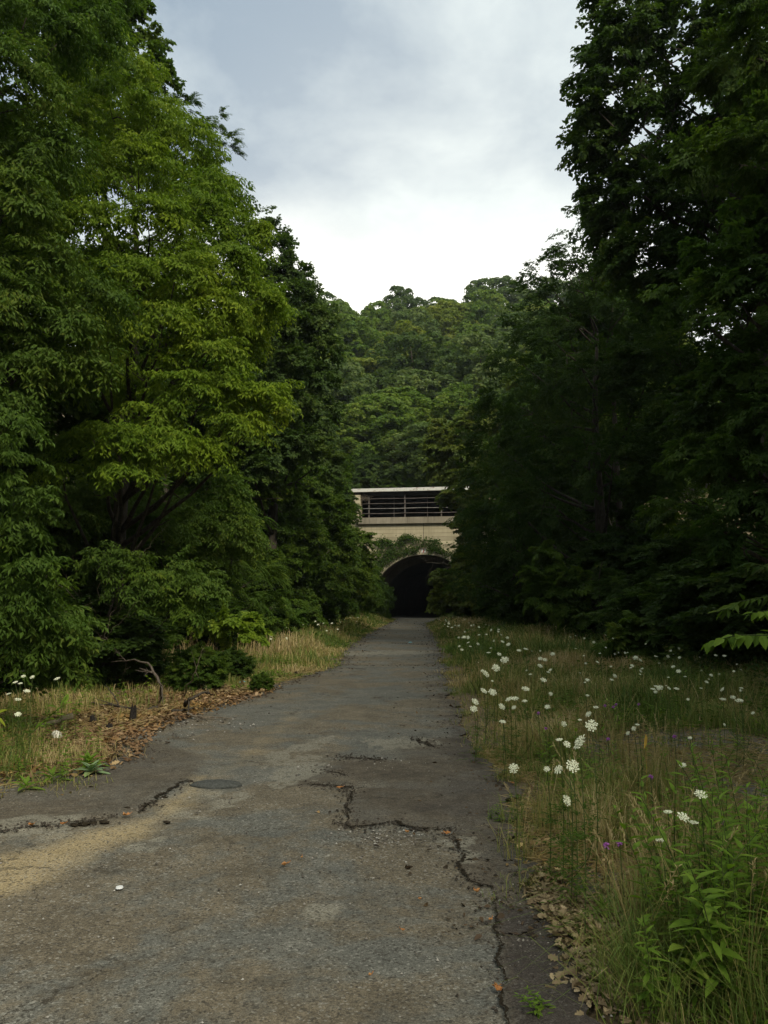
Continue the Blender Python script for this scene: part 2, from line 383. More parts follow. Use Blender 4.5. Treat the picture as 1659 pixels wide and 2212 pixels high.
# finer columns where the road is wide near the left are not needed: most of them lie over the visible part
tw = tt**.8
RX = A+(B-A)*tw[None]; RY = np.broadcast_to(ry[:, None], RX.shape)
rx, ryy = RX.ravel(), RY.ravel()
def poly_sd(px, py, P):
    """signed distance to polygon, >0 inside"""
    P = np.asarray(P)[:, :2]; n = len(P); d = np.full(px.shape, 1e9); ins = np.zeros(px.shape, bool)
    for i in range(n):
        a, b = P[i], P[(i+1) % n]; e = b-a; t = np.clip(((px-a[0])*e[0]+(py-a[1])*e[1])/(e@e+1e-12), 0, 1)
        d = np.minimum(d, np.hypot(px-a[0]-t*e[0], py-a[1]-t*e[1]))
        c = ((a[1] > py) != (b[1] > py)) & (px < (b[0]-a[0])*(py-a[1])/(b[1]-a[1]+1e-12)+a[0]); ins ^= c
    return np.where(ins, d, -d)
GP = lambda pts: np.array([G(x, y)[:2] for x, y in pts])
def frac_line(P, rough=.085, lv=6, rng=RNG):
    P = [np.array(p, float) for p in P]
    for _ in range(lv):
        Q = [P[0]]
        for a, b in zip(P[:-1], P[1:]):
            d = b-a; l = np.linalg.norm(d); nrm = np.array([-d[1], d[0]]); Q += [(a+b)/2+nrm*rng.normal()*rough, b]
        P = Q
    return np.array(P)
crackA = frac_line(GP([(1095, 2260), (1072, 2080), (1062, 1965), (1072, 1945)]))
crackB = frac_line(GP([(1068, 1932), (1020, 1912), (1000, 1890), (988, 1872), (1015, 1850), (990, 1822), (975, 1812)]))
crackC = frac_line(GP([(985, 1795), (960, 1797), (915, 1797), (880, 1790), (862, 1781), (840, 1782), (790, 1790), (757, 1795), (748, 1785)]))
crackD = frac_line(GP([(748, 1785), (750, 1765), (750, 1745), (760, 1722), (770, 1712)]))
crackE = frac_line(GP([(662, 1700), (690, 1702), (730, 1704), (775, 1709)]))
crackF = frac_line(GP([(735, 1640), (775, 1642), (800, 1644), (830, 1648)]))
crackG = frac_line(GP([(898, 1598), (905, 1605), (925, 1610), (942, 1620)]))
crackH = frac_line(GP([(-260, 1850), (0, 1803), (90, 1790), (180, 1780), (240, 1772)]))
crackI = frac_line(GP([(300, 1760), (340, 1735), (385, 1705), (410, 1690)]))
crackJ = frac_line(GP([(735, 1436), (800, 1440), (880, 1439), (945, 1438)]), .05)
crackK = frac_line(GP([(845, 1390), (880, 1392), (925, 1393)]), .05)
crackL = frac_line(GP([(690, 1440), (640, 1452), (560, 1478)]), .1)
crackM = frac_line(GP([(700, 1670), (745, 1682)]), .1)
crackN = frac_line(GP([(300, 1560), (380, 1556), (430, 1548)]), .1)
oldP = np.vstack([crackA, crackB, GP([(975, 1808), (985, 1795)]), crackC, crackD, crackE[::-1], GP([(700, 1660), (735, 1635), (830, 1640), (900, 1596), (1000, 1585), (1100, 1600), (1500, 1700), (1600, 2260)])])
s_old = poly_sd(rx, ryy, oldP); fz = (fbm(rx*3, ryy*3)-.5)
old = np.where(ryy < 7.0, sstep(-.01, .02, s_old), sstep(-.25, .35, s_old+fz*.6))
s2 = poly_sd(rx, ryy, np.vstack([crackH, crackI, GP([(460, 1640), (330, 1600), (-300, 1600), (-900, 1900)])]))
old = np.maximum(old, .85*sstep(-.05, .12, s2+fz*.25))
dark = sstep(0, .05, poly_sd(rx, ryy, np.vstack([crackA, GP([(1100, 1960), (1200, 1975), (1500, 2050), (1500, 2260)])])))
dark = np.maximum(dark, .5*sstep(-.1, .3, poly_sd(rx, ryy, GP([(900, 1700), (1080, 1690), (1120, 1790), (1000, 1780), (880, 1740)]))+fz))
sdirt = poly_sd(rx, ryy, GP([(-500, 2000), (-300, 1900), (0, 1850), (120, 1810), (230, 1790), (330, 1760), (400, 1705), (440, 1680), (430, 1712), (350, 1780), (300, 1815), (200, 1850), (100, 1900), (0, 1950), (-300, 2100)]))
dirt = sstep(-.10, .18, sdirt+fz*.3)
dirt = np.maximum(dirt, .5*sstep(0, .5, poly_sd(rx, ryy, GP([(430, 1690), (560, 1600), (640, 1540), (600, 1600), (450, 1720)]))+fz*.5+.15))
pale = np.zeros_like(rx)
for cx, cy, ax, ay in [(640, 1665, 50, 30), (600, 1640, 30, 14), (660, 1620, 28, 12), (700, 1605, 26, 10), (480, 1735, 28, 12), (460, 1725, 16, 8), (400, 1757, 38, 9), (360, 1752, 22, 8), (500, 1702+30, 22, 9), (345, 1815, 20, 6), (300, 1835, 26, 10), (420, 1765, 30, 7), (860, 1607, 60, 12), (800, 1412, 70, 4), (870, 1410, 60, 4), (60, 1790, 110, 18), (990, 1830, 34, 20), (1010, 1860, 20, 14), (700, 1970, 30, 14), (520, 1718, 26, 8)]:
    a = G(cx, cy); hx = abs(G(cx+ax, cy)[0]-a[0]); hy = abs(G(cx, cy-ay)[1]-a[1])
    pale = np.maximum(pale, sstep(.0, .18, .95-np.hypot((rx-a[0])/hx, (ryy-a[1])/hy)*.9+(fbm(rx*11, ryy*8, 4)-.5)*2.6))
side_d = np.minimum(rx-A.repeat(nc, 1).ravel(), B.repeat(nc, 1).ravel()-rx)
dark = np.maximum(dark, .65*sstep(.45, 0, side_d+(fbm(rx*4, ryy*4)-.5)*.7)*(ryy > 7))
rz = .004+.012*old*(ryy < 9)+(fbm(rx*1.5, ryy*1.5, 4)-.5)*.02
i, j = np.meshgrid(np.arange(len(ry)-1), np.arange(nc-1), indexing='ij')
fc = np.stack([i*nc+j, i*nc+j+1, (i+1)*nc+j+1, (i+1)*nc+j], -1).reshape(-1, 4)
rz = np.maximum(rz, -.002)+.006
tag(link('road', np_mesh('road', np.stack([rx, ryy, rz], 1), [fc], {'old': old, 'dark': dark, 'dirt': dirt, 'pale': pale}, True), M_ROAD), kind='structure')
# a wider strip of road behind the camera
def road_z(x, y): return .012+(fbm(np.asarray(x, float)*1.5, np.asarray(y, float)*1.5, 4)-.5)*.02
mb = MB()
def ribbon(P, w0, seed):
    r = np.random.default_rng(seed); P = P.copy(); n = len(P); d = np.gradient(P, axis=0); d /= np.linalg.norm(d, axis=1)[:, None]+1e-9
    nn = np.stack([-d[:, 1], d[:, 0]], 1); s = np.linspace(0, 1, n); en = np.minimum(1, 6*np.minimum(s, 1-s)+.15)
    wl = w0*en*r.uniform(.1, .9, n)*.78*sstep(.22, .62, fbm(s*22+seed, s*0, 4)); wr = w0*en*r.uniform(.1, .8, n)*.78*sstep(.2, .6, fbm(s*25+seed+9, s*0, 4))
    z = lambda Q: np.maximum(road_z(Q[:, 0], Q[:, 1]), .004)+.0035+.008
    a, b = P+nn*wl[:, None], P-nn*wr[:, None]
    V = np.vstack([np.c_[a, z(P)+.002], np.c_[b, z(P)+.002]]); k = np.arange(n-1)
    mb.add(V, np.stack([k, k+1, n+k+1, n+k], 1))
for q, (c_, w_) in enumerate([(crackA, .020), (crackB, .030), (crackC, .038), (crackD, .020), (crackE, .035), (crackF, .04), (crackG, .05), (crackH, .035), (crackI, .05), (crackJ, .06), (crackK, .07), (crackL, .08), (crackM, .03), (crackN, .05)]):
    ribbon(c_, w_, q+1)
o = mb.build('road_cracks', M_CRACK); tag(o, kind='structure')

# ------------------------------------------------------------------ tunnel portal
portal = empty('tunnel_portal', tuple(PC), -TH)
tag(portal, 'tan concrete tunnel portal with an arched mouth and barred opening above it', 'tunnel portal')
def arch(r_in, zc=.74, n=28, hw=None):
    a = np.linspace(math.pi, 0, n); P = [(-r_in, -.05)]+[(r_in*math.cos(t), zc+r_in*math.sin(t)) for t in a]+[(r_in, -.05)]
    return P
RA = 4.96; ap = arch(RA); TOPW = 8.48
def solid(name, faces2d, v0, v1, mat):
    bm = bmesh.new(); vs = {}
    def gv(p):
        k = (round(p[0], 4), round(p[1], 4))
        if k not in vs: vs[k] = bm.verts.new((p[0], v0, p[1]))
        return vs[k]
    for f in faces2d:
        try: bm.faces.new([gv(p) for p in f])
        except Exception: pass
    r = bmesh.ops.extrude_face_region(bm, geom=bm.faces[:]); bmesh.ops.translate(bm, vec=(0, v1-v0, 0), verts=[e for e in r['geom'] if isinstance(e, bmesh.types.BMVert)])
    bmesh.ops.recalc_face_normals(bm, faces=bm.faces)
    me = bpy.data.meshes.new(name); bm.to_mesh(me); bm.free(); return link(name, me, mat, portal)
fs = [[(-9.6, -.3), (-RA, -.3), (-RA, -.05), (-RA, .74), (-RA, TOPW), (-9.6, TOPW)], [(RA, -.3), (9.6, -.3), (9.6, TOPW), (RA, TOPW), (RA, .74), (RA, -.05)]]
for p, q in zip(ap[1:-2], ap[2:-1]): fs.append([p, q, (q[0], TOPW), (p[0], TOPW)])
wall = solid('facade_wall', fs, 0, .7, M_CONC)
jm = MB(); jm.box(-.02, .02, -.004, .02, 6.35, TOPW-.02); jm.build('expansion_joint', M_CRACK, wall)
r1 = RA-.02; r2 = RA+.58; a_ = np.linspace(math.pi, 0, 40)
fs = [[(r1*math.cos(p), .74+r1*math.sin(p)), (r1*math.cos(q), .74+r1*math.sin(q)), (r2*math.cos(q), .74+r2*math.sin(q)), (r2*math.cos(p), .74+r2*math.sin(p))] for p, q in zip(a_[:-1], a_[1:])]
fs += [[(-r1, -.3), (-r1, .74), (-r2, .74), (-r2, -.3)], [(r1, -.3), (r2, -.3), (r2, .74), (r1, .74)]]
ring = solid('arch_ring', fs, -.07, .3, M_RING)
# lining: flared mouth, then a narrower bore running into the hill
mb = MB()
def sweep(P, v0, v1, nseg=1):
    P = np.array(P); n = len(P)
    for k in range(nseg):
        a, b = v0+(v1-v0)*k/nseg, v0+(v1-v0)*(k+1)/nseg
        V = np.vstack([np.c_[P[:, 0], np.full(n, a), P[:, 1]], np.c_[P[:, 0], np.full(n, b), P[:, 1]]]); q = np.arange(n-1)
        mb.add(V, np.stack([q, q+1, n+q+1, n+q], 1))
P0 = np.array(arch(RA+.01)); P1 = np.array(arch(RA*.88, .74)); P1[:, 1] -= 0
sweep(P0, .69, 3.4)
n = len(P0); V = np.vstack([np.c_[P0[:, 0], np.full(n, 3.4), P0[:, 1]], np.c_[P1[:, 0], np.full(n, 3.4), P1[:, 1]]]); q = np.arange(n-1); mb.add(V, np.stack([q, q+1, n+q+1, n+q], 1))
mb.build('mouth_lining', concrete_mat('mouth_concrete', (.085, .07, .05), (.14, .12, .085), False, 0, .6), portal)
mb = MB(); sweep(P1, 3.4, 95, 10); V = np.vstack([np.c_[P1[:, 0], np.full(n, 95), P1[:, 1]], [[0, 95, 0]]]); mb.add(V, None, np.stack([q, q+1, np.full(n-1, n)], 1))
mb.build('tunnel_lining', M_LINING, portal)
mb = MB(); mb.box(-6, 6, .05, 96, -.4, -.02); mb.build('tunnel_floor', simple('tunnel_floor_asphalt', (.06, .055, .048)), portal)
# upper opening: sill, jambs, beam, rails, chamber
mb = MB(); mb.box(-6.15, 6.15, -.28, .9, TOPW+.002, 9.05); sill = mb.build('opening_sill', M_LEDGE, portal)
mb = MB(); mb.box(-9.6, 9.6, -.12, 6.2, 11.44, 11.74)
mb.build('roof_beam', M_BEAM, portal)
mb = MB(); mb.box(-9.6, 9.6, .25, 6.1, 11.18, 11.436); mb.build('beam_gap_shade', simple('gap_shade_dark', (.03, .026, .02), .95, .05), portal)  # recessed box coloured dark to stand for the shaded gap under the beam
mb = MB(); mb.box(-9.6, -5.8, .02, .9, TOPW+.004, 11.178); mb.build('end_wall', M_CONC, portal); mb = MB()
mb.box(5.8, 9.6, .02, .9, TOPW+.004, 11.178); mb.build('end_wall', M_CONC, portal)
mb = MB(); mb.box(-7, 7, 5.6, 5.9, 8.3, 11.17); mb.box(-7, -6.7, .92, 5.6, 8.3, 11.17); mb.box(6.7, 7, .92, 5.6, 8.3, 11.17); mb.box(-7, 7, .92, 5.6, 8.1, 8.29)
M_CHAMBER_SHADE = simple('chamber_shade_black', (.016, .014, .012), .95, .05)  # near-black colour stands in for the deep shade inside the chamber
mb.build('chamber', M_CHAMBER_SHADE, portal)
sh = lambda z, u: z
for k, (zr, mt) in enumerate([(10.82, M_RAIL), (10.37, M_RAIL), (9.92, M_RAILW), (9.47, M_RAIL)]):
    mb = MB(); us = np.linspace(-5.79, 5.79, 16); mb.tube([(u, .30, zr+.012*math.sin(u*1.3+k)) for u in us], .030, 8); mb.build('rail', mt, portal, smooth=True)
for u in (-5.06, -1.74, 1.58, 4.9):
    mb = MB(); mb.box(u-.055, u+.055, .36, .46, 9.052, 11.17); mb.build('post', M_RAIL, portal)
for u in (-2.9, .2, 3.3):
    mb = MB(); mb.box(u-.02, u+.02, 1.4, 1.44, 8.3, 11.17); mb.build('hanger', M_RAIL, portal)
# small white and red number plate on the crown of the arch
pl = MB(); pl.box(-.21, .21, -.10, -.072, 5.84, 6.18); plate = pl.build('number_plate', simple('plate_white', (.72, .70, .64), .6, .3, .06), portal)
mk = MB(); mk.box(-.035, .035, -.108, -.101, 5.86, 6.16); mk.box(-.09, -.036, -.108, -.101, 5.86, 5.92); mk.box(.036, .09, -.108, -.101, 5.98, 6.05)
mk.build('numeral', simple('plate_red', (.36, .04, .03), .6, .3, .1), plate)

# ------------------------------------------------------------------ foliage
def leaves_mesh(P, D, Nn, S, asp, rnd, fold=.15, curl=.12):
    """kite shaped folded leaves. P base, D dir, Nn normal, S length"""
    D = D/(np.linalg.norm(D, axis=1)[:, None]+1e-9); Nn = Nn-(Nn*D).sum(1)[:, None]*D; Nn /= np.linalg.norm(Nn, axis=1)[:, None]+1e-9
    W = np.cross(Nn, D); S = S[:, None]; a = np.asarray(asp); a = a[:, None] if a.ndim else a
    v0 = P; v1 = P+D*S*.42+W*S*a*.5+Nn*S*fold*a; v2 = P+D*S-Nn*S*curl; v3 = P+D*S*.42-W*S*a*.5+Nn*S*fold*a
    V = np.stack([v0, v1, v2, v3], 1).reshape(-1, 3); k = np.arange(len(P))*4
    T = np.concatenate([np.stack([k, k+1, k+2], 1), np.stack([k, k+2, k+3], 1)])
    return V, T, np.repeat(rnd, 4)
def leaves_fine(P, D, Nn, S, asp, rnd, fold=.15, curl=.12, prof_=((0, .0), (.16, .30), (.42, .5), (.72, .32), (1, 0))):
    """ovate pointed leaves with a midrib fold and a drooping tip"""
    D = D/(np.linalg.norm(D, axis=1)[:, None]+1e-9); Nn = Nn-(Nn*D).sum(1)[:, None]*D; Nn /= np.linalg.norm(Nn, axis=1)[:, None]+1e-9
    W = np.cross(Nn, D); S = S[:, None]; asp = np.asarray(asp); a = asp[:, None] if asp.ndim else asp; n = len(P); K = len(prof_); V = []
    for t, w_ in prof_:
        c = P+D*S*t-Nn*S*curl*1.6*t*t
        if w_ == 0: V.append(c)
        else: V += [c-W*S*a*w_+Nn*S*fold*a*w_*2, c, c+W*S*a*w_+Nn*S*fold*a*w_*2]
    m = len(V); V = np.stack(V, 1).reshape(-1, 3); k = np.arange(n)*m; T = [(0, 1, 2), (0, 2, 3)]; Q = []
    for j in range(K-3):
        b = 1+3*j; Q += [(b, b+3, b+4, b+1), (b+1, b+4, b+5, b+2)]
    b = 1+3*(K-3); T += [(b, m-1, b+1), (b+1, m-1, b+2)]
    Q2 = np.concatenate([k[:, None]+np.array(q) for q in Q]); T2 = np.concatenate([k[:, None]+np.array(q) for q in T])
    return V, [Q2, T2], np.repeat(rnd, m)
OAK_ = ((0, 0), (.1, .12), (.25, .42), (.36, .22), (.52, .5), (.64, .26), (.8, .34), (1, 0))
def spray_proto(rng, kind):
    P, D, Nn, S, Aa = [], [], [], [], []
    def leaf(p, d, n, s, a): P.append(p); D.append(d); Nn.append(n); S.append(s); Aa.append(a)
    if kind == 'droop':
        for t in np.linspace(.05, 1, 8):
            b = np.array([t, rng.normal()*.06, -.28*t*t])
            for sgn in (-1, 1):
                ln = rng.uniform(.25, .55)*(1.15-t*.55); ang = rng.uniform(.35, 1.2)*sgn
                dr = np.array([math.cos(ang), math.sin(ang), rng.uniform(-.25, .35)])
                for q in (.3, .5, .68, .85, 1):
                    pp = b+dr*ln*q+np.array([0, 0, -.16*q*q])+rng.normal(size=3)*.03; dn = rng.uniform(.1, .9)
                    leaf(pp, np.array([dr[0]*.7+rng.normal()*.45, dr[1]*.7+rng.normal()*.45, -dn]), np.array([dr[0]*.6+rng.normal()*.4, dr[1]*.6+rng.normal()*.4, .7]), .100*rng.uniform(.6, 1.2), .40)
    elif kind == 'flat':
        for t in np.linspace(.1, 1, 10):
            b = np.array([t, rng.normal()*.05, -.15*t*t+rng.normal()*.03])
            for sgn in (-1, 1):
                ln = .5*(1.15-t*.7)*rng.uniform(.6, 1.2); ang = rng.uniform(.5, 1.15)*sgn
                for q in np.linspace(.3, 1, 5):
                    pp = b+np.array([math.cos(ang)*ln*q, math.sin(ang)*ln*q, rng.normal()*.05-.08*q])
                    an2 = ang+rng.normal()*.7
                    leaf(pp, np.array([math.cos(an2), math.sin(an2), -.45+rng.normal()*.3]), np.array([rng.normal()*.35, rng.normal()*.35, 1]), .13*rng.uniform(.65, 1.2), .8)
    elif kind == 'fern':
        for fr in range(7):
            a0 = rng.uniform(-.9, .9); st = np.array([rng.uniform(0, .35), 0, rng.uniform(-.1, .1)]); Ls = rng.uniform(.55, .8)
            for t in np.linspace(.15, 1, 11):
                b = st+np.array([math.cos(a0)*t*Ls, math.sin(a0)*t*Ls, .15*t-.38*t*t])
                for sgn in (-1, 1):
                    an = a0+sgn*1.15
                    leaf(b, np.array([math.cos(an), math.sin(an), -.35]), np.array([rng.normal()*.15, rng.normal()*.15, 1]), .13*(1.1-.5*t), .32)
    elif kind == 'lobed':     # maple-like broad leaves as pairs of crossed kites
        for t in np.linspace(.1, 1, 8):
            b = np.array([t, rng.normal()*.05, -.18*t*t])
            for sgn in (-1, 1):
                ln = .5*(1.15-t*.7)*rng.uniform(.5, 1.2); ang = rng.uniform(.5, 1.15)*sgn
                for q in np.linspace(.3, 1, 3):
                    pp = b+np.array([math.cos(ang)*ln*q, math.sin(ang)*ln*q, rng.normal()*.05-.08*q]); an2 = ang+rng.normal()*.7; s = .13*rng.uniform(.7, 1.2)
                    nn = np.array([rng.normal()*.3, rng.normal()*.3, 1])
                    for da, sc_ in ((-.85, .8), (0, 1), (.85, .8)):
                        leaf(pp, np.array([math.cos(an2+da), math.sin(an2+da), -.4]), nn, s*sc_, .42)
    return [np.array(x, float) for x in (P, D, Nn, S, Aa)]
_r = np.random.default_rng(3)
SPR = {k: [spray_proto(_r, k) for _ in range(5)] for k in ('droop', 'flat', 'fern', 'lobed')}
def unit(v): return v/(np.linalg.norm(v, axis=-1, keepdims=True)+1e-9)
def place_sprays(rng, pos, dirs, kind, size, leafk=1.0, keep=1.0, roll=.35, tone=None):
    if kind in ('flat', 'lobed'): roll = .8; dirs = dirs+rng.normal(size=dirs.shape)*.28
    """instances of twig sprays -> V,T,rnd"""
    Vs, Ts, Rs = [], [], []; base = 0
    n = len(pos); X_ = unit(dirs); up = np.array([0, 0, 1.0])+rng.normal(size=(n, 3))*roll*.5
    Y_ = unit(np.cross(up, X_)); Z_ = np.cross(X_, Y_)
    which = rng.integers(0, 5, n); s = size*rng.uniform(.7, 1.25, n); tone = rng.normal(0, .12, n) if tone is None else tone
    for k in range(5):
        idx = np.where(which == k)[0]
        if not len(idx): continue
        P, D, Nn, S, Aa = SPR[kind][k]
        M = np.stack([X_[idx], Y_[idx], Z_[idx]], 2)          # columns
        PP = np.einsum('nij,mj->nmi', M, P)*s[idx][:, None, None]+pos[idx][:, None]
        if kind == 'droop':      # leaves keep hanging straight down whatever the twig does
            DD = np.einsum('nij,mj->nmi', M, D); DD[..., 2] = DD[..., 2]*.6-.35
        else: DD = np.einsum('nij,mj->nmi', M, D)
        NN = np.einsum('nij,mj->nmi', M, Nn); NN[..., 2] = np.abs(NN[..., 2])+.15
        NN = NN+rng.normal(size=NN.shape)*.15
        SS = np.broadcast_to(S[None]*leafk, PP.shape[:2])*rng.uniform(.8, 1.2, PP.shape[:2])
        rn = np.clip(.45+tone[idx][:, None]+rng.normal(0, .2, PP.shape[:2]), 0, 1)
        mask = rng.random(PP.shape[:2]) < keep
        V, T, R = leaves_mesh(PP[mask], DD[mask], NN[mask], SS[mask], np.broadcast_to(Aa[None], PP.shape[:2])[mask], rn[mask])
        Vs.append(V); Ts.append(T+base); Rs.append(R); base += len(V)
    return np.vstack(Vs), np.vstack(Ts), np.concatenate(Rs)
def prof(shape, t):
    if shape == 'ovoid': return np.sin(np.pi*np.clip(.12+.83*t, 0, 1))**.7
    if shape == 'cone': return (1-t)**.65*np.minimum(1, .55+2.2*t)
    if shape == 'round': return np.sqrt(np.clip(1-(2*t-1)**2*.92, 0, 1))
    if shape == 'column': return np.minimum(1, .75+t)*np.clip(1-(t-.05)**3.5, .0, 1)
def lumps(rng, H, R, z0, n, shape='ovoid', lr=.34, flat=.6):
    """bough masses through the crown: (x,y,z,r,rz)"""
    out = []
    for i in range(n):
        t = ((i+.5)/n)**.9; t = min(1, max(0, t+rng.normal()*.02)); r = R*prof(shape, t); a = i*2.399+rng.normal()*.35
        rb = R*lr*rng.uniform(.7, 1.25)*(.55+.45*prof(shape, t)); rr = max(0, r-rb*.75)*rng.uniform(.78, 1.08)
        out.append((rr*math.cos(a), rr*math.sin(a), z0+(H-z0)*t-rb*flat*.3, rb, rb*flat))
    return out
def crown_data(rng, L_, kind, size, per, leafk=1.0, keep=1.0, hang=.25, center=(0, 0)):
    pos, dr, tn = [], [], []
    for (x, y, z, r, rz) in L_:
        k = max(6, int(per*(r/size)**1.7)); out = np.array([x-center[0], y-center[1], 0]); out = out/(np.linalg.norm(out)+.6)
        d = unit(rng.normal(size=(k, 3))+out*.7+np.array([0, 0, .45])); rad = rng.uniform(.35, 1, k)**.6
        p = np.array([x, y, z])+d*np.array([r, r, rz])*rad[:, None]*.8
        dd = d*np.array([1, 1, .55])+out*.5+np.array([0, 0, -hang])+rng.normal(size=(k, 3))*.2
        pos.append(p); dr.append(dd); tn.append(rng.normal(0, .1)+rng.normal(0, .08, k)+.10*(rad-.6))
    return place_sprays(rng, np.vstack(pos), np.vstack(dr), kind, size, leafk, keep, tone=np.concatenate(tn))
def trunk_mesh(rng, H, L_, r0=.2, z0=-.3, lean=(0, 0), nl=28, wob=.25):
    mb = MB(); zs = np.linspace(z0, H*.9, 12); s = (zs-z0)/(H*.9-z0)
    px = lean[0]*s+wob*np.sin(s*5+rng.uniform(0, 6))*s; py = lean[1]*s+wob*np.sin(s*4+rng.uniform(0, 6))*s
    mb.tube(np.c_[px, py, zs], r0*(1-s*.85)*(1+.35*np.exp(-s*25)), 9)
    for (x, y, z, r, rz) in L_[:nl]:
        zb = max(H*.12, z-rng.uniform(.5, 1.0)*math.hypot(x, y)*.9); k = np.interp(zb, zs, s)
        b = np.array([np.interp(zb, zs, px), np.interp(zb, zs, py), zb]); e = np.array([x, y, z]); q = np.linspace(0, 1, 7)[:, None]
        m = b+(e-b)*q+np.array([0, 0, 1])*np.sin(q*np.pi)*-.12*np.linalg.norm(e-b)*.6+rng.normal(size=(7, 3))*.05*q
        mb.tube(m, r0*.36*(1-k*.6)*(1-.82*q[:, 0]), 5)
        for _ in range(3):
            f = unit(rng.normal(size=3)+np.array([x, y, 0])*.2)*r*.8; q2 = np.linspace(0, 1, 4)[:, None]; st = m[int(rng.integers(3, 6))]
            mb.tube(st+f*q2+rng.normal(size=(4, 3))*.04*q2, r0*.09*(1-.8*q2[:, 0]), 4)
    return mb.mesh('trunk', True)
def mk_crown(name, data): V, T, R = data; return np_mesh(name, V, [T], {'rnd': R})
PROT = {}
def proto(key, seed, H, R, z0, n, shape, kind, size, per, leafk=1.0, keep=1.0, r0=.2, lr=.34, flat=.6, hang=.25, nl=28):
    rng = np.random.default_rng(seed); L_ = lumps(rng, H, R, z0, n, shape, lr, flat)
    PROT[key] = (mk_crown('crown', crown_data(rng, L_, kind, size, per, leafk, keep, hang)), trunk_mesh(rng, H, L_, r0, nl=nl), H, R)
def tree(key, x, y, mat, label, group=None, H=None, sx=None, rot=None, name='tree', cat='tree', z=None):
    cm, tm, h0, r0 = PROT[key]; rot = RNG.uniform(0, 6.28) if rot is None else rot
    sz = (H/h0) if H else 1.0; s_ = sx/r0 if sx else sz
    z = float(terrain(x, y)) if z is None else z
    root = empty(name, (x, y, z), rot); root.scale = (s_, s_, sz); tag(root, label, cat, group)
    t = link('trunk', tm, M_BARK, root); c = link('crown', cm, ML['mid'], root)
    c.material_slots[0].link = 'OBJECT'; c.material_slots[0].material = ML[mat]
    return root
proto('big1', 11, 22, 5.0, 1.6, 60, 'column', 'lobed', .85, 13, 1.1, r0=.3, lr=.33)
proto('big2', 12, 22, 5.0, 2.0, 60, 'column', 'flat', .85, 16, 1.1, r0=.28, lr=.33)
proto('oak1', 21, 16, 4.2, 1.5, 46, 'ovoid', 'flat', .85, 15, 1.25, r0=.24)
proto('oak2', 22, 16, 4.0, 1.2, 44, 'round', 'flat', .85, 15, 1.25, r0=.24)
proto('oak3', 23, 15, 3.6, .8, 42, 'cone', 'flat', .85, 15, 1.25, r0=.2)
def far_proto(key, seed, H, R, z0, n, shape, lr, flat, leaf=.36):
    rng = np.random.default_rng(seed); L_ = lumps(rng, H, R, z0, n, shape, lr, flat); P, Nn, tn = [], [], []
    C = np.array(L_)
    for (x, y, z, r, rz) in L_:
        k = int(26*(r/1.5)**1.5); d = unit(rng.normal(size=(k, 3))+np.array([0, 0, .35])); c = np.array([x, y, z])+d*np.array([r, r, rz])*rng.uniform(.75, 1.05, (k, 1)); rs = rng.uniform(.32, .62, k)*(r/1.5)**.5; ton = rng.normal(0, .13)
        for q in range(k):
            e = unit(rng.normal(size=(30, 3))+d[q]*.5+np.array([0, 0, .5])); P.append(c[q]+e*rs[q]*np.array([1, 1, .75])); Nn.append(e); tn.append(np.full(30, ton+rng.normal(0, .1)))
    P = np.vstack(P); Nn = np.vstack(Nn); tn = np.concatenate(tn); m = len(P)
    ins = np.zeros(m)
    for (x, y, z, r, rz) in L_: ins += (((P-np.array([x, y, z]))/np.array([r, r, rz]))**2).sum(1) < .62
    k = ins < 1; P, Nn, tn = P[k], Nn[k], tn[k]; m = len(P); D = np.cross(Nn, unit(rng.normal(size=(m, 3))))+np.array([0, 0, -.25])
    PROT[key] = (mk_crown('crown', leaves_mesh(P, D, Nn+rng.normal(size=(m, 3))*.45, leaf*rng.uniform(.6, 1.25, m), .85, np.clip(.45+tn+rng.normal(0, .15, m), 0, 1))), trunk_mesh(rng, H, L_, .25, nl=10), H, R)
far_proto('far1', 31, 14, 4.8, 2.5, 24, 'round', .42, .75); far_proto('far2', 32, 14, 4.6, 1.5, 34, 'ovoid', .34, .75); far_proto('far3', 33, 13, 4.4, 1.0, 20, 'round', .44, .8)
proto('shrub1', 41, 4.2, 2.2, .2, 26, 'round', 'flat', .6, 14, 1.0, r0=.06, lr=.42)
proto('shrub2', 42, 4.5, 2.2, .1, 26, 'ovoid', 'lobed', .6, 11, 1.0, r0=.06, lr=.42)
proto('fern1', 43, 5.0, 2.2, .3, 26, 'ovoid', 'fern', .7, 12, 1.0, r0=.06, lr=.42, hang=.4)

# ---- hero tree with drooping bright leaves: boughs laid out to match its outline
def hero(name, base, H, L_, kind, size, per, leafk, mat, label, cat='tree', r0=.2, seed=5, group=None, keep=1.0, hang=.25, nl=40, tmat=None):
    rng = np.random.default_rng(seed); b = np.array([base[0], base[1], float(terrain(base[0], base[1]))])
    Lr = [(p[0]-b[0], p[1]-b[1], p[2]-b[2], r, rz) for p, r, rz in L_]
    root = empty(name, tuple(b)); tag(root, label, cat, group)
    link('trunk', trunk_mesh(rng, H, Lr, r0, nl=nl), tmat or M_BARK, root)
    link('crown', mk_crown('crown', crown_data(rng, Lr, kind, size, per, leafk, keep, hang)), ML[mat], root)
    return root
def PB(lst): # (px,py,Y,r px,flat) -> lumps
    o = []
    for px, py, Yd, rp, fl in lst:
        r = rp/F*Yd; o.append((at(px, py, Yd), r, r*fl))
    return o
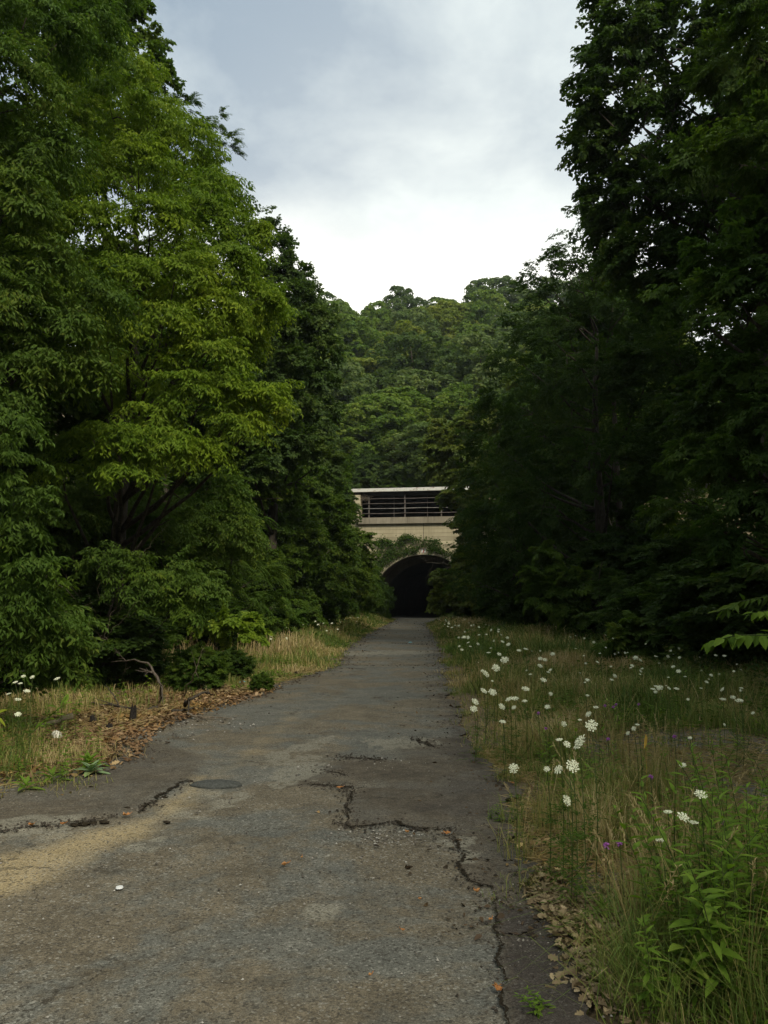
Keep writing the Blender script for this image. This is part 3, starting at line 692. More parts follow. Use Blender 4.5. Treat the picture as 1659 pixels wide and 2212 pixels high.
bright = PB([(215, 95, 17, 60, .8), (280, 150, 16.5, 60, .8), (240, 230, 16, 70, .7), (330, 240, 16.5, 60, .7), (160, 260, 15.5, 70, .6), (60, 300, 15, 70, .6),
    (400, 310, 16.5, 65, .7), (300, 350, 15.5, 75, .6), (190, 370, 15, 70, .6), (460, 400, 16.5, 50, .7), (420, 450, 16, 70, .6), (330, 470, 15, 75, .6), (220, 480, 14.5, 70, .6),
    (520, 500, 16.5, 45, .6), (470, 560, 15.5, 75, .55), (380, 590, 14.8, 75, .55), (270, 600, 14.2, 75, .5), (530, 640, 16, 60, .5), (450, 660, 15, 70, .5), (350, 700, 14.5, 70, .5), (240, 720, 14, 70, .5),
    (560, 640, 16.5, 35, .6), (450, 760, 14.8, 60, .45), (540, 850, 15.5, 62, .42), (470, 830, 15, 60, .45), (400, 830, 14.6, 60, .4), (575, 870, 15.8, 30, .6), (500, 910, 15, 50, .4),
    (200, 935, 14.0, 50, .5), (270, 950, 14.0, 62, .42), (350, 950, 14.3, 62, .42), (250, 1005, 13.9, 45, .35), (420, 965, 14.8, 50, .4), (130, 1010, 13.9, 30, .5), (330, 890, 14.6, 50, .4),
    (120, 600, 13.5, 60, .5), (100, 450, 14, 60, .5), (480, 700, 17.5, 90, .6), (350, 560, 17.5, 110, .7), (250, 800, 17, 110, .6), (400, 400, 18.5, 100, .7), (180, 600, 17, 120, .7), (235, 190, 18.5, 95, .8), (270, 300, 19, 110, .8), (160, 330, 18, 110, .8), (340, 250, 18.5, 60, .8), (100, 420, 17.5, 120, .8)])
hero('tree', (-6.3, 17.0), 12.6, bright, 'droop', .5, 32, 1.0, 'bright', 'bright yellow-green tree with drooping narrow leaves beside the left road edge', r0=.2, seed=5, hang=.35)
lower = PB([(300, 1250, 14, 40, .5), (360, 1235, 14, 50, .45), (410, 1265, 14, 42, .45), (380, 1305, 14, 40, .5), (250, 1210, 14.5, 60, .5)])
hero('shrub', (-5.6, 14.8), 2.4, lower, 'droop', .42, 26, .9, 'mid', 'low drooping green bough shrub under the bright yellow-green tree', 'shrub', r0=.05, seed=6)
near = PB([(20, 910, 8.5, 40, .9), (10, 1000, 8.5, 50, .9), (40, 1090, 8.8, 45, .8), (10, 1150, 9, 50, .8), (50, 1220, 9, 55, .7), (20, 1290, 9, 55, .7), (95, 1330, 9.5, 55, .6), (50, 1380, 9.5, 65, .6), (110, 1400, 9.8, 45, .5), (10, 1430, 9.6, 50, .6), (-60, 1300, 9, 90, .8), (-60, 1100, 9, 90, .8)])
hero('tree', (-5.4, 9.6), 3.6, near, 'droop', .36, 28, .8, 'mid', 'young tree with pointed leaves at the left rim of the picture', r0=.06, seed=8)
# dark tree rising behind and above at the far left
nd = PB([(60, 60, 12, 110, .8), (160, 60, 13, 80, .8), (0, 180, 11.5, 120, .7), (90, 330, 12, 80, .6), (0, 430, 11.5, 110, .6), (70, 560, 11.8, 80, .5), (-10, 650, 11.5, 110, .6), (100, 690, 12, 80, .45), (40, 780, 11.8, 90, .5), (150, 780, 12.4, 60, .4), (200, 640, 12.6, 55, .4), (-40, 880, 11.5, 90, .5), (-120, 300, 12, 160, .8), (-120, 600, 12, 160, .8), (-100, 0, 12, 160, .8), (60, -80, 13, 150, .8), (180, -60, 14, 100, .8)])
hero('tree', (-8.2, 13.0), 13.5, nd, 'droop', .5, 30, 1.0, 'mid', 'tall tree with greyish drooping leaves at the upper left', r0=.24, seed=9, hang=.3)
# poplar-like tree whose loose top lobes stand against the sky
pop = PB([(282, 20, 24, 22, 1.1), (250, -40, 24, 60, 1.1), (296, 5, 24, 8, 1.6), (296, 60, 24, 16, 1.0), (310, 110, 24, 20, 1), (322, 145, 24, 20, 1.0), (285, 170, 24, 40, 1), (245, 60, 24, 60, 1), (200, 20, 24, 80, 1), (180, 140, 24.5, 90, 1), (100, 0, 25, 110, 1), (322, 85, 24, 9, 1.5), (338, 160, 24, 8, 1)])
hero('tree', (-9.8, 24.6), 18.5, pop, 'flat', .55, 20, .95, 'mid', 'tall loose-topped tree poking above the bright yellow-green tree', r0=.22, seed=10)
loc = PB([(400, 240, 26, 42, .8), (425, 290, 26, 38, .8), (410, 345, 26, 45, .8), (380, 400, 26, 60, .8), (470, 258, 26, 20, .5), (488, 300, 26, 18, .6), (498, 328, 26, 12, .7), (462, 322, 26, 20, .5), (440, 265, 26, 18, .6), (475, 385, 26, 20, .6), (494, 398, 26, 10, .8), (450, 420, 26, 35, .7), (440, 500, 26.5, 80, .8), (380, 600, 27, 110, .8)])
hero('tree', (-8.6, 27), 15.2, loc, 'fern', .45, 16, .65, 'dark', 'tree with feathery fronds holding one bare-stemmed branch out against the sky', r0=.2, seed=13, keep=.9)
oak = PB([(550, 475, 31, 34, .8), (580, 510, 31, 36, .8), (530, 540, 31.5, 50, .8), (594, 555, 31, 36, .8), (629, 590, 31, 30, .8), (590, 610, 31, 50, .7), (634, 640, 31, 42, .7), (614, 700, 30.5, 60, .7), (674, 690, 31, 40, .8), (560, 700, 30.5, 60, .7), (689, 750, 31, 38, .7), (614, 790, 30, 60, .6), (674, 820, 31, 45, .7), (570, 820, 30, 60, .6), (624, 880, 30, 60, .6), (689, 890, 31, 35, .7),
    (590, 960, 29.5, 60, .6), (644, 960, 30, 50, .6), (684, 1000, 31, 45, .6), (550, 640, 33, 90, .8), (614, 640, 33.5, 90, .8), (590, 800, 33, 110, .8), (530, 900, 29, 60, .5), (550, 1010, 28.5, 60, .6)])
hero('tree', (-5.8, 32.0), 15.5, oak, 'flat', .6, 22, .85, 'blue', 'dark grey-green oak standing behind the bright yellow-green tree', r0=.28, seed=14)
# left wall, lower storey
LW = [(450, 1060, 21, 75, .7), (400, 1120, 20, 80, .7), (480, 1150, 21, 75, .7), (330, 1130, 19, 80, .7), (260, 1090, 18, 80, .7), (190, 1090, 17.5, 80, .7), (120, 1120, 16.5, 80, .7), (420, 1220, 21, 60, .7)]
hero('tree', (-6.4, 21), 4.8, PB(LW), 'droop', .5, 26, 1.0, 'mid', 'dark shaded understorey tree beneath the bright yellow-green tree', r0=.12, seed=15)
FW = [(490, 1090, 23, 50, .6), (530, 1120, 23.5, 36, .6), (470, 1160, 22.5, 60, .6), (525, 1170, 24, 40, .6), (500, 1220, 23.5, 55, .6), (555, 1240, 24, 40, .6), (480, 1280, 23, 55, .6), (545, 1300, 24, 45, .6), (600, 1300, 26, 40, .7), (430, 1300, 22, 50, .7)]
hero('tree', (-5.6, 24), 4.5, PB(FW), 'fern', .75, 18, 1.0, 'mid', 'small ailanthus tree with long feathery fronds in the left thicket', r0=.08, seed=16)
MW = [(660, 1050, 37, 55, .7), (620, 1080, 35, 60, .7), (703, 1040, 39, 36, .8), (722, 1005, 40, 20, .9), (690, 1110, 37, 55, .7), (712, 1112, 40, 36, .7), (640, 1160, 34, 60, .7), (710, 1180, 38, 50, .7), (738, 1160, 41, 34, .7), (600, 1220, 32, 60, .7), (670, 1240, 36, 60, .7), (740, 1250, 40, 50, .7), (640, 1300, 34, 50, .7), (710, 1300, 38, 40, .7), (768, 1215, 42, 36, .7), (772, 1165, 42, 20, .7), (775, 1280, 44, 34, .7), (590, 1150, 33, 50, .7), (570, 1060, 31, 55, .7)]
hero('tree', (-5.6, 39), 8.2, PB(MW), 'flat', .65, 22, .95, 'mid', 'dense green tree crowding the left end of the concrete portal', r0=.16, seed=17)
# right side: boughs catching light in front of the dark wall
RB = PB([(1560, 560, 12.5, 55, .45), (1620, 590, 12, 70, .45), (1500, 620, 13, 50, .4), (1600, 660, 12, 60, .4), (1650, 480, 12.5, 60, .5), (1560, 960, 12.5, 55, .35), (1620, 980, 12, 70, .4), (1520, 975, 12.8, 40, .3), (1640, 1060, 12, 60, .4), (1600, 1140, 12.2, 60, .35), (1480, 1090, 13.5, 45, .3), (1650, 800, 12.4, 90, .5), (1720, 600, 12, 120, .6), (1720, 900, 12, 120, .6), (1700, 300, 12.5, 120, .6), (1620, 120, 13.5, 100, .6), (1560, 330, 13.5, 70, .5), (1700, 0, 13, 130, .7)])
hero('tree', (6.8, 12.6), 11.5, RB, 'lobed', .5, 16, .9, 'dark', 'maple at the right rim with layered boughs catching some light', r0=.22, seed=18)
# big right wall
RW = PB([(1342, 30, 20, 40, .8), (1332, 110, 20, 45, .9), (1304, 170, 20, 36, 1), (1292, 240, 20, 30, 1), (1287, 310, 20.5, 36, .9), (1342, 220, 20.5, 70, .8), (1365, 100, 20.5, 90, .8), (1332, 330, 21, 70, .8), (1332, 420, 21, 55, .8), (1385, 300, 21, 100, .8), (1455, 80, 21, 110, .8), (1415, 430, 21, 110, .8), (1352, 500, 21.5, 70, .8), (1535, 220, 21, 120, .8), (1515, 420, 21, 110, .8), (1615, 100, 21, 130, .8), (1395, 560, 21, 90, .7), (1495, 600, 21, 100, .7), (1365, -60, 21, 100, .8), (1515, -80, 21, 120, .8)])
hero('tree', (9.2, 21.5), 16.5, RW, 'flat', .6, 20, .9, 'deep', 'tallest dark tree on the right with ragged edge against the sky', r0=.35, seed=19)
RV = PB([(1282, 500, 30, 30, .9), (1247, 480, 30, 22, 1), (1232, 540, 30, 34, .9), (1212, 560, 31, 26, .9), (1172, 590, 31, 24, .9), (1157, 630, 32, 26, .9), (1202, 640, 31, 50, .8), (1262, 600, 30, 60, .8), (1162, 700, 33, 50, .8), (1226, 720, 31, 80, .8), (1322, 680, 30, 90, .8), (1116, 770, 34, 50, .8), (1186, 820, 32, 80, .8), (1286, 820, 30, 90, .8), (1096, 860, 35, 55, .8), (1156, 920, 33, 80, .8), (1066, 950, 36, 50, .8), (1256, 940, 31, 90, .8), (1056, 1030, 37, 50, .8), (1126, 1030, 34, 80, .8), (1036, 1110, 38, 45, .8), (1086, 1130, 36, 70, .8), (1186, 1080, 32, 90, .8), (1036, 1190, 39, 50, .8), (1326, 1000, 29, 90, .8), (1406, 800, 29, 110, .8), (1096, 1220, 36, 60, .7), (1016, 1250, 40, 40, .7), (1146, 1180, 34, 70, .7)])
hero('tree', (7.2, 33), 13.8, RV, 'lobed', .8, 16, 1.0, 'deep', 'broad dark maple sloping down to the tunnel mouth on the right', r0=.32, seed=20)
LT = PB([(965, 930, 58, 26, .9), (945, 965, 58, 24, .8), (985, 970, 58, 34, .8), (1010, 930, 58, 34, .8), (955, 1010, 58, 24, .8), (1000, 1030, 58, 36, .8), (985, 1070, 57, 24, .8), (1025, 1100, 57, 34, .8), (1010, 1140, 56, 24, .8), (1040, 900, 58, 44, .8), (1028, 1180, 56, 28, .8), (1050, 1000, 58, 50, .8), (1010, 1215, 55, 24, .8), (970, 1250, 54, 26, .8), (975, 1290, 54, 30, .7), (1020, 1280, 52, 45, .7), (1060, 1290, 50, 45, .7), (955, 1300, 54, 16, .9)])
hero('tree', (4.0, 58), 13.0, LT, 'flat', .7, 24, 1.5, 'olive', 'lighter feathery tree overlapping the right half of the barred opening', r0=.16, seed=21)

# backing trees on both sides
WG = 'trees standing behind the roadside trees'
for k, (key, x, y, H, sx, m, lab) in enumerate([
    ('big2', -12.5, 14, 17, 4.6, 'dark', 'dark tree deep in the wood behind the upper left trees'),
    ('oak1', -12.5, 21, 15, 4.6, 'dark', 'shaded tree behind the bright yellow-green tree'),
    ('oak2', -10.5, 28, 13, 4.2, 'mid', 'rounded tree behind the feathery-fronded tree'),
    ('oak1', -10.5, 36, 14.5, 4.4, 'dark', 'dark tree behind the grey-green oak'),
    ('oak3', -7.5, 45, 12.5, 3.8, 'mid', 'green tree between the oak and the portal'),
    ('oak2', -8.6, 53, 14.5, 4.0, 'blue', 'grey-green rounded tree beyond the oak'),
    ('oak1', -9.6, 62, 15.0, 4.0, 'mid', 'fresh green tree just left of the portal roof'),
    ('oak3', -9.0, 66, 9.5, 3.0, 'mid', 'pointed tree touching the left end of the portal'),
    ('oak2', -13, 70, 12, 4.5, 'dark', 'dark tree on the bank left of the portal'),
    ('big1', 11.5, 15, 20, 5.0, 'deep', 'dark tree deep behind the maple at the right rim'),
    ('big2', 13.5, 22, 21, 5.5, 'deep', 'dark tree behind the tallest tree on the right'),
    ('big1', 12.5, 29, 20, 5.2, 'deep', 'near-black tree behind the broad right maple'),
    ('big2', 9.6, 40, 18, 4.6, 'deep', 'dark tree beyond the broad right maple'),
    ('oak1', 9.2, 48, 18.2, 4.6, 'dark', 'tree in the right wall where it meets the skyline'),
    ('oak2', 9.6, 57, 19, 4.6, 'olive', 'paler rounded tree at the right end of the hill skyline'),
    ('oak3', 7.4, 51, 12, 3.6, 'dark', 'lower dark tree beside the light feathery tree'),
    ('oak1', 11, 67, 14, 5, 'dark', 'tree on the bank right of the portal'),
    ('oak2', 9.6, 9.5, 13, 4, 'deep', 'dark tree outside the right rim overhanging the weeds')]):
    tree(key, x, y, ML and m, lab, WG, H=H, sx=sx)
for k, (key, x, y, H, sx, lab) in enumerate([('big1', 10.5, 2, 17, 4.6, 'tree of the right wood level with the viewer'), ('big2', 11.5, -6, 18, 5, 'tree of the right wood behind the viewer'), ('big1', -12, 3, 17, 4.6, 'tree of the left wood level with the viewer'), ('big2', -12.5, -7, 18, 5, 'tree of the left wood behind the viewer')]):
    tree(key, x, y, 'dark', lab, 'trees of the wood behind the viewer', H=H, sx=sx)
# shrubs along both wood edges
SG = 'shrubs along the edge of the wood'
sh = [('shrub2', -8.6, 16.5, 'deep', 3.4, 2.4, 'dark shrub in the shade at the back of the left clearing'),
      ('shrub1', -8.8, 12.0, 'deep', 3.2, 2.4, 'dark shrub behind the young tree at the left rim'),
      ('shrub1', -7.2, 19.5, 'dark', 3.4, 2.4, 'dark bushy shrub under the understorey tree'),
      ('fern1', -6.9, 27.5, 'mid', 4.2, 2.3, 'feathery shrub in the left thicket next to the ailanthus'),
      ('shrub2', -5.9, 31, 'dark', 3.6, 2.2, 'broad-leaved shrub at the foot of the grey-green oak'),
      ('shrub1', -5.8, 36, 'mid', 3.8, 2.3, 'green shrub at the road edge past the oak'),
      ('shrub2', -5.6, 42, 'dark', 4.2, 2.4, 'dark rounded shrub halfway along the left verge'),
      ('shrub1', -5.5, 49, 'mid', 4.4, 2.3, 'green shrub near the far end of the left verge'),
      ('fern1', -5.2, 56, 'mid', 5.6, 2.3, 'tall feathery shrub in front of the left portal wall'),
      ('shrub2', -4.9, 63, 'dark', 5.2, 2.2, 'shrub climbing the left side of the tunnel mouth'),
      ('shrub1', -3.9, 68, 'mid', 3.4, 1.5, 'small shrub beside the left foot of the arch'),
      ('shrub1', 7.4, 17.5, 'deep', 2.6, 2.2, 'dark shrub under the tallest tree on the right'),
      ('shrub2', 9.4, 20, 'deep', 3.4, 2.6, 'near-black shrub in the right wood'),
      ('shrub2', 8.2, 25, 'deep', 3.6, 2.6, 'dark shrub behind the sapling'),
      ('shrub1', 8.0, 31, 'deep', 4.0, 2.6, 'dark shrub at the foot of the broad maple'),
      ('shrub2', 6.6, 37, 'deep', 4.2, 2.6, 'dark shrub on the right verge past the sapling'),
      ('shrub1', 5.9, 43, 'dark', 4.2, 2.4, 'green shrub halfway along the right verge'),
      ('shrub2', 5.4, 49, 'dark', 4.0, 2.2, 'shrub near the far end of the right verge'),
      ('shrub1', 4.6, 55, 'dark', 3.8, 1.9, 'green shrub beside the light feathery tree'),
      ('shrub1', 4.2, 63, 'dark', 4.8, 1.9, 'shrub hiding the right foot of the arch'),
      ('shrub2', 9.6, 14.5, 'deep', 3.0, 2.4, 'dark shrub beneath the maple at the right rim')]
for key, x, y, m, H, sx, lab in sh:
    if x < 0 and 18 < y < 52: x -= 1.5
    tree(key, x, y, m, lab, SG, H=H, sx=sx, name='shrub', cat='shrub')
for x, y, H, sx_, m, lab in [(-6.0, 15.2, 1.6, 1.5, 'dark', 'low dark bush at the foot of the bright yellow-green tree'), (-7.6, 14.0, 1.9, 1.7, 'deep', 'dark bush deep in the gap at the left'), (-4.9, 17.6, 1.5, 1.3, 'mid', 'green bush between litter and thicket'), (-4.9, 20.8, 1.8, 1.5, 'dark', 'dark green bush under the ailanthus'), (-5.0, 23.5, 1.7, 1.4, 'mid', 'green bush past the ailanthus'), (-4.9, 27.5, 2.0, 1.5, 'dark', 'dark bush at the verge before the oak'), (-4.6, 33, 2.2, 1.6, 'mid', 'green bush at the verge below the oak'), (-4.6, 39, 2.4, 1.7, 'dark', 'dark bush at the verge past the oak')]:
    x -= 1.5 if y > 15.5 else .3
    tree('shrub1' if m != 'mid' else 'shrub2', x, y, m, lab, SG, H=H, sx=sx_, name='shrub', cat='shrub')
for px, py, H, m, lab in [(425, 1490, .75, 'mid', 'small leafy green bush behind the curved stick'), (500, 1470, .6, 'dark', 'low green bush between the litter and the thicket'), (310, 1475, .7, 'dark', 'low dark bush behind the crooked grey branch'), (565, 1493, .3, 'mid', 'tiny green bush at the asphalt edge past the litter')]:
    p = G(px, py); tree('shrub1', p[0], p[1], m, lab, SG, H=H, sx=H*.62, name='shrub', cat='shrub')
# hillside wood above the tunnel: every tree one can tell apart
HG = 'trees on the hillside above the tunnel'
mats = ['hill_mid', 'hill_dark', 'hill_grey', 'hill_olive', 'hill_mid', 'hill_grey']; tone = {'hill_mid': 'mid green', 'hill_dark': 'dark green', 'hill_grey': 'grey-green', 'hill_olive': 'pale olive'}
shp = {'far1': 'rounded', 'far2': 'oval', 'far3': 'broad clumped'}; rg = np.random.default_rng(77)
rows = [(10, 8.5), (18, 11), (27, 12.5), (37, 13.5), (49, 14.5), (62, 15.5), (77, 16.5), (92, 17), (108, 18), (121, 18)]
for ri, (v, H) in enumerate(rows):
    us = np.arange(-26-v*.12, 26+v*.12, 7.2+.03*v)
    for k, u in enumerate(us):
        u = u+rg.normal()*1.2; vv_ = v+rg.normal()*2.0; p = PW(u, vv_); key = ['far1', 'far2', 'far3'][rg.integers(3)]; m = mats[rg.integers(6)]
        h = H*rg.uniform(.82, 1.2); side = 'far left of' if u < -18 else 'left of' if u < -9 else 'just left of' if u < 0 else 'just right of' if u < 9 else 'right of' if u < 18 else 'far right of'
        where = ['at the foot of the hill', 'just above the portal', 'low on the hill', 'on the lower slope', 'half-way up the hill', 'above the middle of the hill', 'on the upper slope', 'high on the hill', 'just under the skyline', 'on the skyline'][ri]
        tree(key, p[0], p[1], m, f'{tone[m]} {shp[key]} tree {where}, {side} the tunnel', HG, H=h, sx=(5.2+.020*v)*rg.uniform(.8, 1.3))
# trees standing on the portal roof edge
for u, H, m in [(-6.5, 4.5, 'blue'), (-3.2, 3.0, 'mid'), (-.6, 3.6, 'dark'), (2.0, 3.2, 'mid'), (5.2, 5, 'mid')]:
    p = PW(u, 7.6); tree('shrub1', p[0], p[1], m, {-6.5: 'grey-green shrub on the bank above the left end of the portal', -3.2: 'low shrub just behind the portal roof beam', -.6: 'dark shrub behind the middle of the roof beam', 2.0: 'green shrub behind the roof beam, right of middle', 5.2: 'taller shrub behind the right end of the roof beam'}[u], 'shrubs on the bank behind the portal roof', H=H, sx=2.0, name='shrub', cat='shrub')

# ------------------------------------------------------------------ vine over the arch, dead branches, nest of twigs
rng = np.random.default_rng(50)
vine = empty('vine', tuple(PW(0, -.12, 5.2)), -TH); tag(vine, 'leafy green vine draped across the concrete above the arch', 'vine')
mb = MB(); pts = []
def zc(x):    # z of zoomed portal crop rows
    return x
def vz(zx, zy):  # portal-crop position -> (u,z) on the facade
    px, py = (1350+zx*.36166)/1.8517, (1850+zy*.36166)/1.8517; d = ray(px, py)
    # intersect plane v=0
    t = (PC[0]*ev[0]+PC[1]*ev[1])/(d[0]*ev[0]+d[1]*ev[1]); p = d*t; u, v = uv(p[0], p[1]); return float(u), CAMH+p[2]
paths = [[(430, 1120), (470, 1000), (520, 900), (640, 920), (720, 850), (800, 830), (880, 870), (980, 870), (1080, 880), (1120, 900)],
         [(450, 1200), (520, 1080), (620, 1030), (740, 960), (860, 940), (960, 935), (1060, 960), (1160, 975), (1240, 1010)],
         [(500, 1150), (600, 1080), (700, 1020), (800, 990), (880, 985)], [(700, 930), (760, 820), (800, 840)], [(440, 900), (480, 860), (560, 880), (600, 920)], [(1040, 900), (1060, 960), (1050, 1000)], [(1120, 960), (1130, 1000)], [(430, 1240), (450, 1150), (540, 1000), (640, 980)]]
dens = [110, 85, 50, 44, 40, 14, 8, 80]
for pth, dn in zip(paths, dens):
    q = np.array([vz(*p) for p in pth]); s = np.linspace(0, 1, 24); uu_ = np.interp(s, np.linspace(0, 1, len(q)), q[:, 0]); zz_ = np.interp(s, np.linspace(0, 1, len(q)), q[:, 1])
    P3 = np.c_[uu_, -.02-.03*rng.random(24), zz_-5.2]; mb.tube(P3, .018, 4)
    for _ in range(dn*7):
        k = rng.integers(0, 24); pts.append(P3[k]+np.array([rng.normal()*.22, -abs(rng.normal())*.14-.02, rng.normal()*.14+.06]))
mb.build('stem', M_TWIG, vine)
pts = np.array(pts); pts = pts[~((np.abs(pts[:, 0]) < .34) & (np.abs(pts[:, 2]-.8) < .36))]; n = len(pts)
V, T, R = leaves_mesh(pts, unit(rng.normal(size=(n, 3))*.6+np.array([0, -.3, -.7])), unit(rng.normal(size=(n, 3))*.5+np.array([0, -1, .5])), rng.uniform(.11, .19, n), .8, np.clip(rng.normal(.45, .22, n), 0, 1))
link('foliage', np_mesh('foliage', V, [T], {'rnd': R}), ML['dark'], vine)

def branchy(name, root, P, r0, label, cat, mat, subs=6, seed=1, sub_len=.5, group=None, droop=0.0, lv=2):
    rg_ = np.random.default_rng(seed); P = np.array(P, float); b = P[0].copy(); m = MB()
    def grow(P, r0, lv):
        s = np.linspace(0, 1, 14); Q = np.stack([np.interp(s, np.linspace(0, 1, len(P)), P[:, i]) for i in range(3)], 1); Ls = np.linalg.norm(Q[-1]-Q[0])
        Q[1:-1] += rg_.normal(size=(12, 3))*Ls*.012
        m.tube(Q-b, r0*(1-.75*s), 6)
        if lv == 0: return
        for _ in range(subs):
            k = int(rg_.integers(3, 12)); d = unit(Q[k]-Q[k-1]); f = unit(d+rg_.normal(size=3)*.75+np.array([0, 0, -droop])); ln = Ls*sub_len*rg_.uniform(.4, 1)
            mid = Q[k]+f*ln*.5; end = Q[k]+f*ln+np.array([0, 0, rg_.normal()*.1*ln])
            if root is not None: mid[2] = max(mid[2], root); end[2] = max(end[2], root)
            grow(np.array([Q[k], mid, end]), r0*(1-.75*s[k])*.6, lv-1)
    grow(P, r0, lv)
    o = m.build(name, mat, loc=tuple(b), smooth=True); tag(o, label, cat, group); return o
# dead branch hanging in front of the arch
branchy('dead_branch', None, [at(1020, 1222, 60), at(985, 1219, 60), at(950, 1217, 60.5), at(925, 1214, 61), at(912, 1202, 61)], .055, 'bare dead branch reaching in front of the dark tunnel mouth', 'branch', M_TWIG, 5, 4, .55, droop=.25)
# bird-nest like tangle in the corner of the upper opening
m = MB(); c_ = PW(-5.45, .2, 10.9)
for _ in range(70):
    d = unit(rng.normal(size=3)); p = rng.normal(size=3)*np.array([.28, .1, .14]); m.tube([p-d*.2, p+rng.normal(size=3)*.04, p+d*.22], .008, 3)
tag(m.build('twig_nest', M_TWIG, loc=tuple(c_)), 'tangle of dry twigs in the corner of the barred opening', 'nest')
tag(branchy('dead_shrub', None, [G(236, 1452), at(240, 1400, 15.3), at(228, 1360, 15.0), at(175, 1335, 14.8)], .022, 'bare grey dead twigs standing left of the leaf litter', 'dead shrub', M_TWIG, 8, 22, .7), None)
# fallen branches on the left litter
FB = 'fallen sticks on the left litter patch'
def onG(px, py, h=.03): p = G(px, py, h); return p
branchy('fallen_branch', .03, [G(349, 1514), at(349, 1490, 12.0), at(340, 1462, 12.1), at(322, 1430, 12.3), at(285, 1425, 12.6), at(240, 1430, 12.8)], .030, 'crooked grey branch arching up from the litter', 'branch', M_BARK2, 5, 31, .5)
branchy('fallen_branch', .02, [onG(340, 1528), onG(300, 1532), onG(250, 1526), onG(190, 1518), onG(165, 1512)], .03, 'long dark stick lying behind the charred stump', 'branch', M_BARK, 3, 32, .3, FB)
branchy('fallen_branch', .03, [onG(158, 1546, .16), onG(125, 1558, .10), onG(95, 1564, .06), onG(62, 1570, .05)], .045, 'thick split stick lying at the left of the litter', 'branch', M_TWIG, 1, 33, .2, FB)
branchy('fallen_branch', .02, [onG(400, 1524, .1), onG(410, 1510, .25), onG(440, 1497, .32), onG(460, 1500, .15)], .03, 'curved stick standing off the litter near the road', 'branch', M_BARK, 3, 34, .4, FB)
branchy('fallen_branch', .02, [onG(372, 1536, .05), onG(400, 1533, .05), onG(430, 1529, .05)], .025, 'short straight stick at the pavement edge', 'branch', M_BARK, 1, 35, .3, FB)
branchy('fallen_branch', .02, [onG(405, 1540, .08), onG(420, 1548, .05), onG(455, 1549, .04), onG(500, 1552, .04)], .018, 'thin reddish stick crossing onto the asphalt', 'branch', M_TWIG, 4, 36, .4, FB)
branchy('fallen_branch', .02, [G(395, 1505), at(420, 1455, 13.0), at(440, 1400, 12.9)], .012, 'thin pale upright stick rising from the left weeds', 'branch', M_TWIG, 3, 37, .3, FB)
# charred stumps
def stump(px, py, hpx, wpx, label, seed):
    rg_ = np.random.default_rng(seed); b = G(px, py); sc_ = b[1]/F; h = hpx*sc_; r = wpx*sc_/2; k, nl_ = 14, 9; V = []
    for a in range(nl_):
        s = a/(nl_-1)
        for q in range(k):
            th = q*6.283/k; rr = r*(1.25-.45*s+.25*math.sin(3*th+seed)+rg_.normal()*.10)*(1 if s < .99 else .75)
            V.append((rr*math.cos(th)+.06*s*h, rr*math.sin(th), h*s*(1+(.16*rg_.normal() if s > .8 else 0))-.03))
    V.append((.06*h, 0, h*.8)); Q = [(a*k+q, a*k+(q+1) % k, (a+1)*k+(q+1) % k, (a+1)*k+q) for a in range(nl_-1) for q in range(k)]
    T = [((nl_-1)*k+q, (nl_-1)*k+(q+1) % k, nl_*k) for q in range(k)]; m = MB(); m.add(V, Q, T)
    tag(m.build('charred_stump', M_BLACK, loc=tuple(b)), label, 'stump', 'charred stumps in the leaf litter')
stump(285, 1558, 36, 13, 'tallest charred black stump, at the asphalt edge', 1)
stump(200, 1562, 20, 14, 'squat charred stump in the middle of the litter', 2)
stump(236, 1575, 15, 14, 'smallest charred stump, between the other two', 3)
# white crumpled rag
def blob_obj(name, c, r, mat, label, cat, seed, flat=.7, nz=.35, group=None):
    bm = bmesh.new(); bmesh.ops.create_icosphere(bm, subdivisions=3, radius=1); rg_ = np.random.default_rng(seed); off = rg_.uniform(0, 50)
    for v in bm.verts:
        p = v.co; k = 1+nz*(float(fbm(p.x*1.8+off+p.z, p.y*1.8+p.z*2, 3))-.5)*2; v.co = Vector((p.x*r[0]*k, p.y*r[1]*k, p.z*r[2]*k*flat))
    me = bpy.data.meshes.new(name); bm.to_mesh(me); bm.free()
    for f in me.polygons: f.use_smooth = True
    o = link(name, me, mat, loc=tuple(c)); tag(o, label, cat, group); return o
p = G(122, 1590, .05); blob_obj('crumpled_paper', p, (.055, .045, .07), simple('dirty_white', (.62, .60, .50), .8), 'crumpled white paper lying in the brown weeds', 'paper', 5, .8, .6)
# raised asphalt patch
p = G(466, 1697, .012); sx = 55/F*p[1]; blob_obj('asphalt_lump', p, (sx, sx*.60, .045), simple('patch_asphalt', (.070, .073, .066), .95, .1, .35, 60), 'raised oval lump of dark asphalt on the road', 'asphalt lump', 9, 1, .18)
for q, (px, py, r) in enumerate([(390, 1685, .035), (410, 1688, .03), (355, 1722, .03), (360, 1776, .03), (180, 1780, .05), (200, 1778, .04), (160, 1782, .035), (225, 1776, .04), (275, 1745, .03)]):
    p = G(px, py, .018); blob_obj('asphalt_chunk', p, (r*.8, r*.5, r*.3), M_CRACK, 'loose black asphalt crumb along the left crack', 'asphalt chunk', 20+q, 1, .6, 'asphalt crumbs along the left crack')
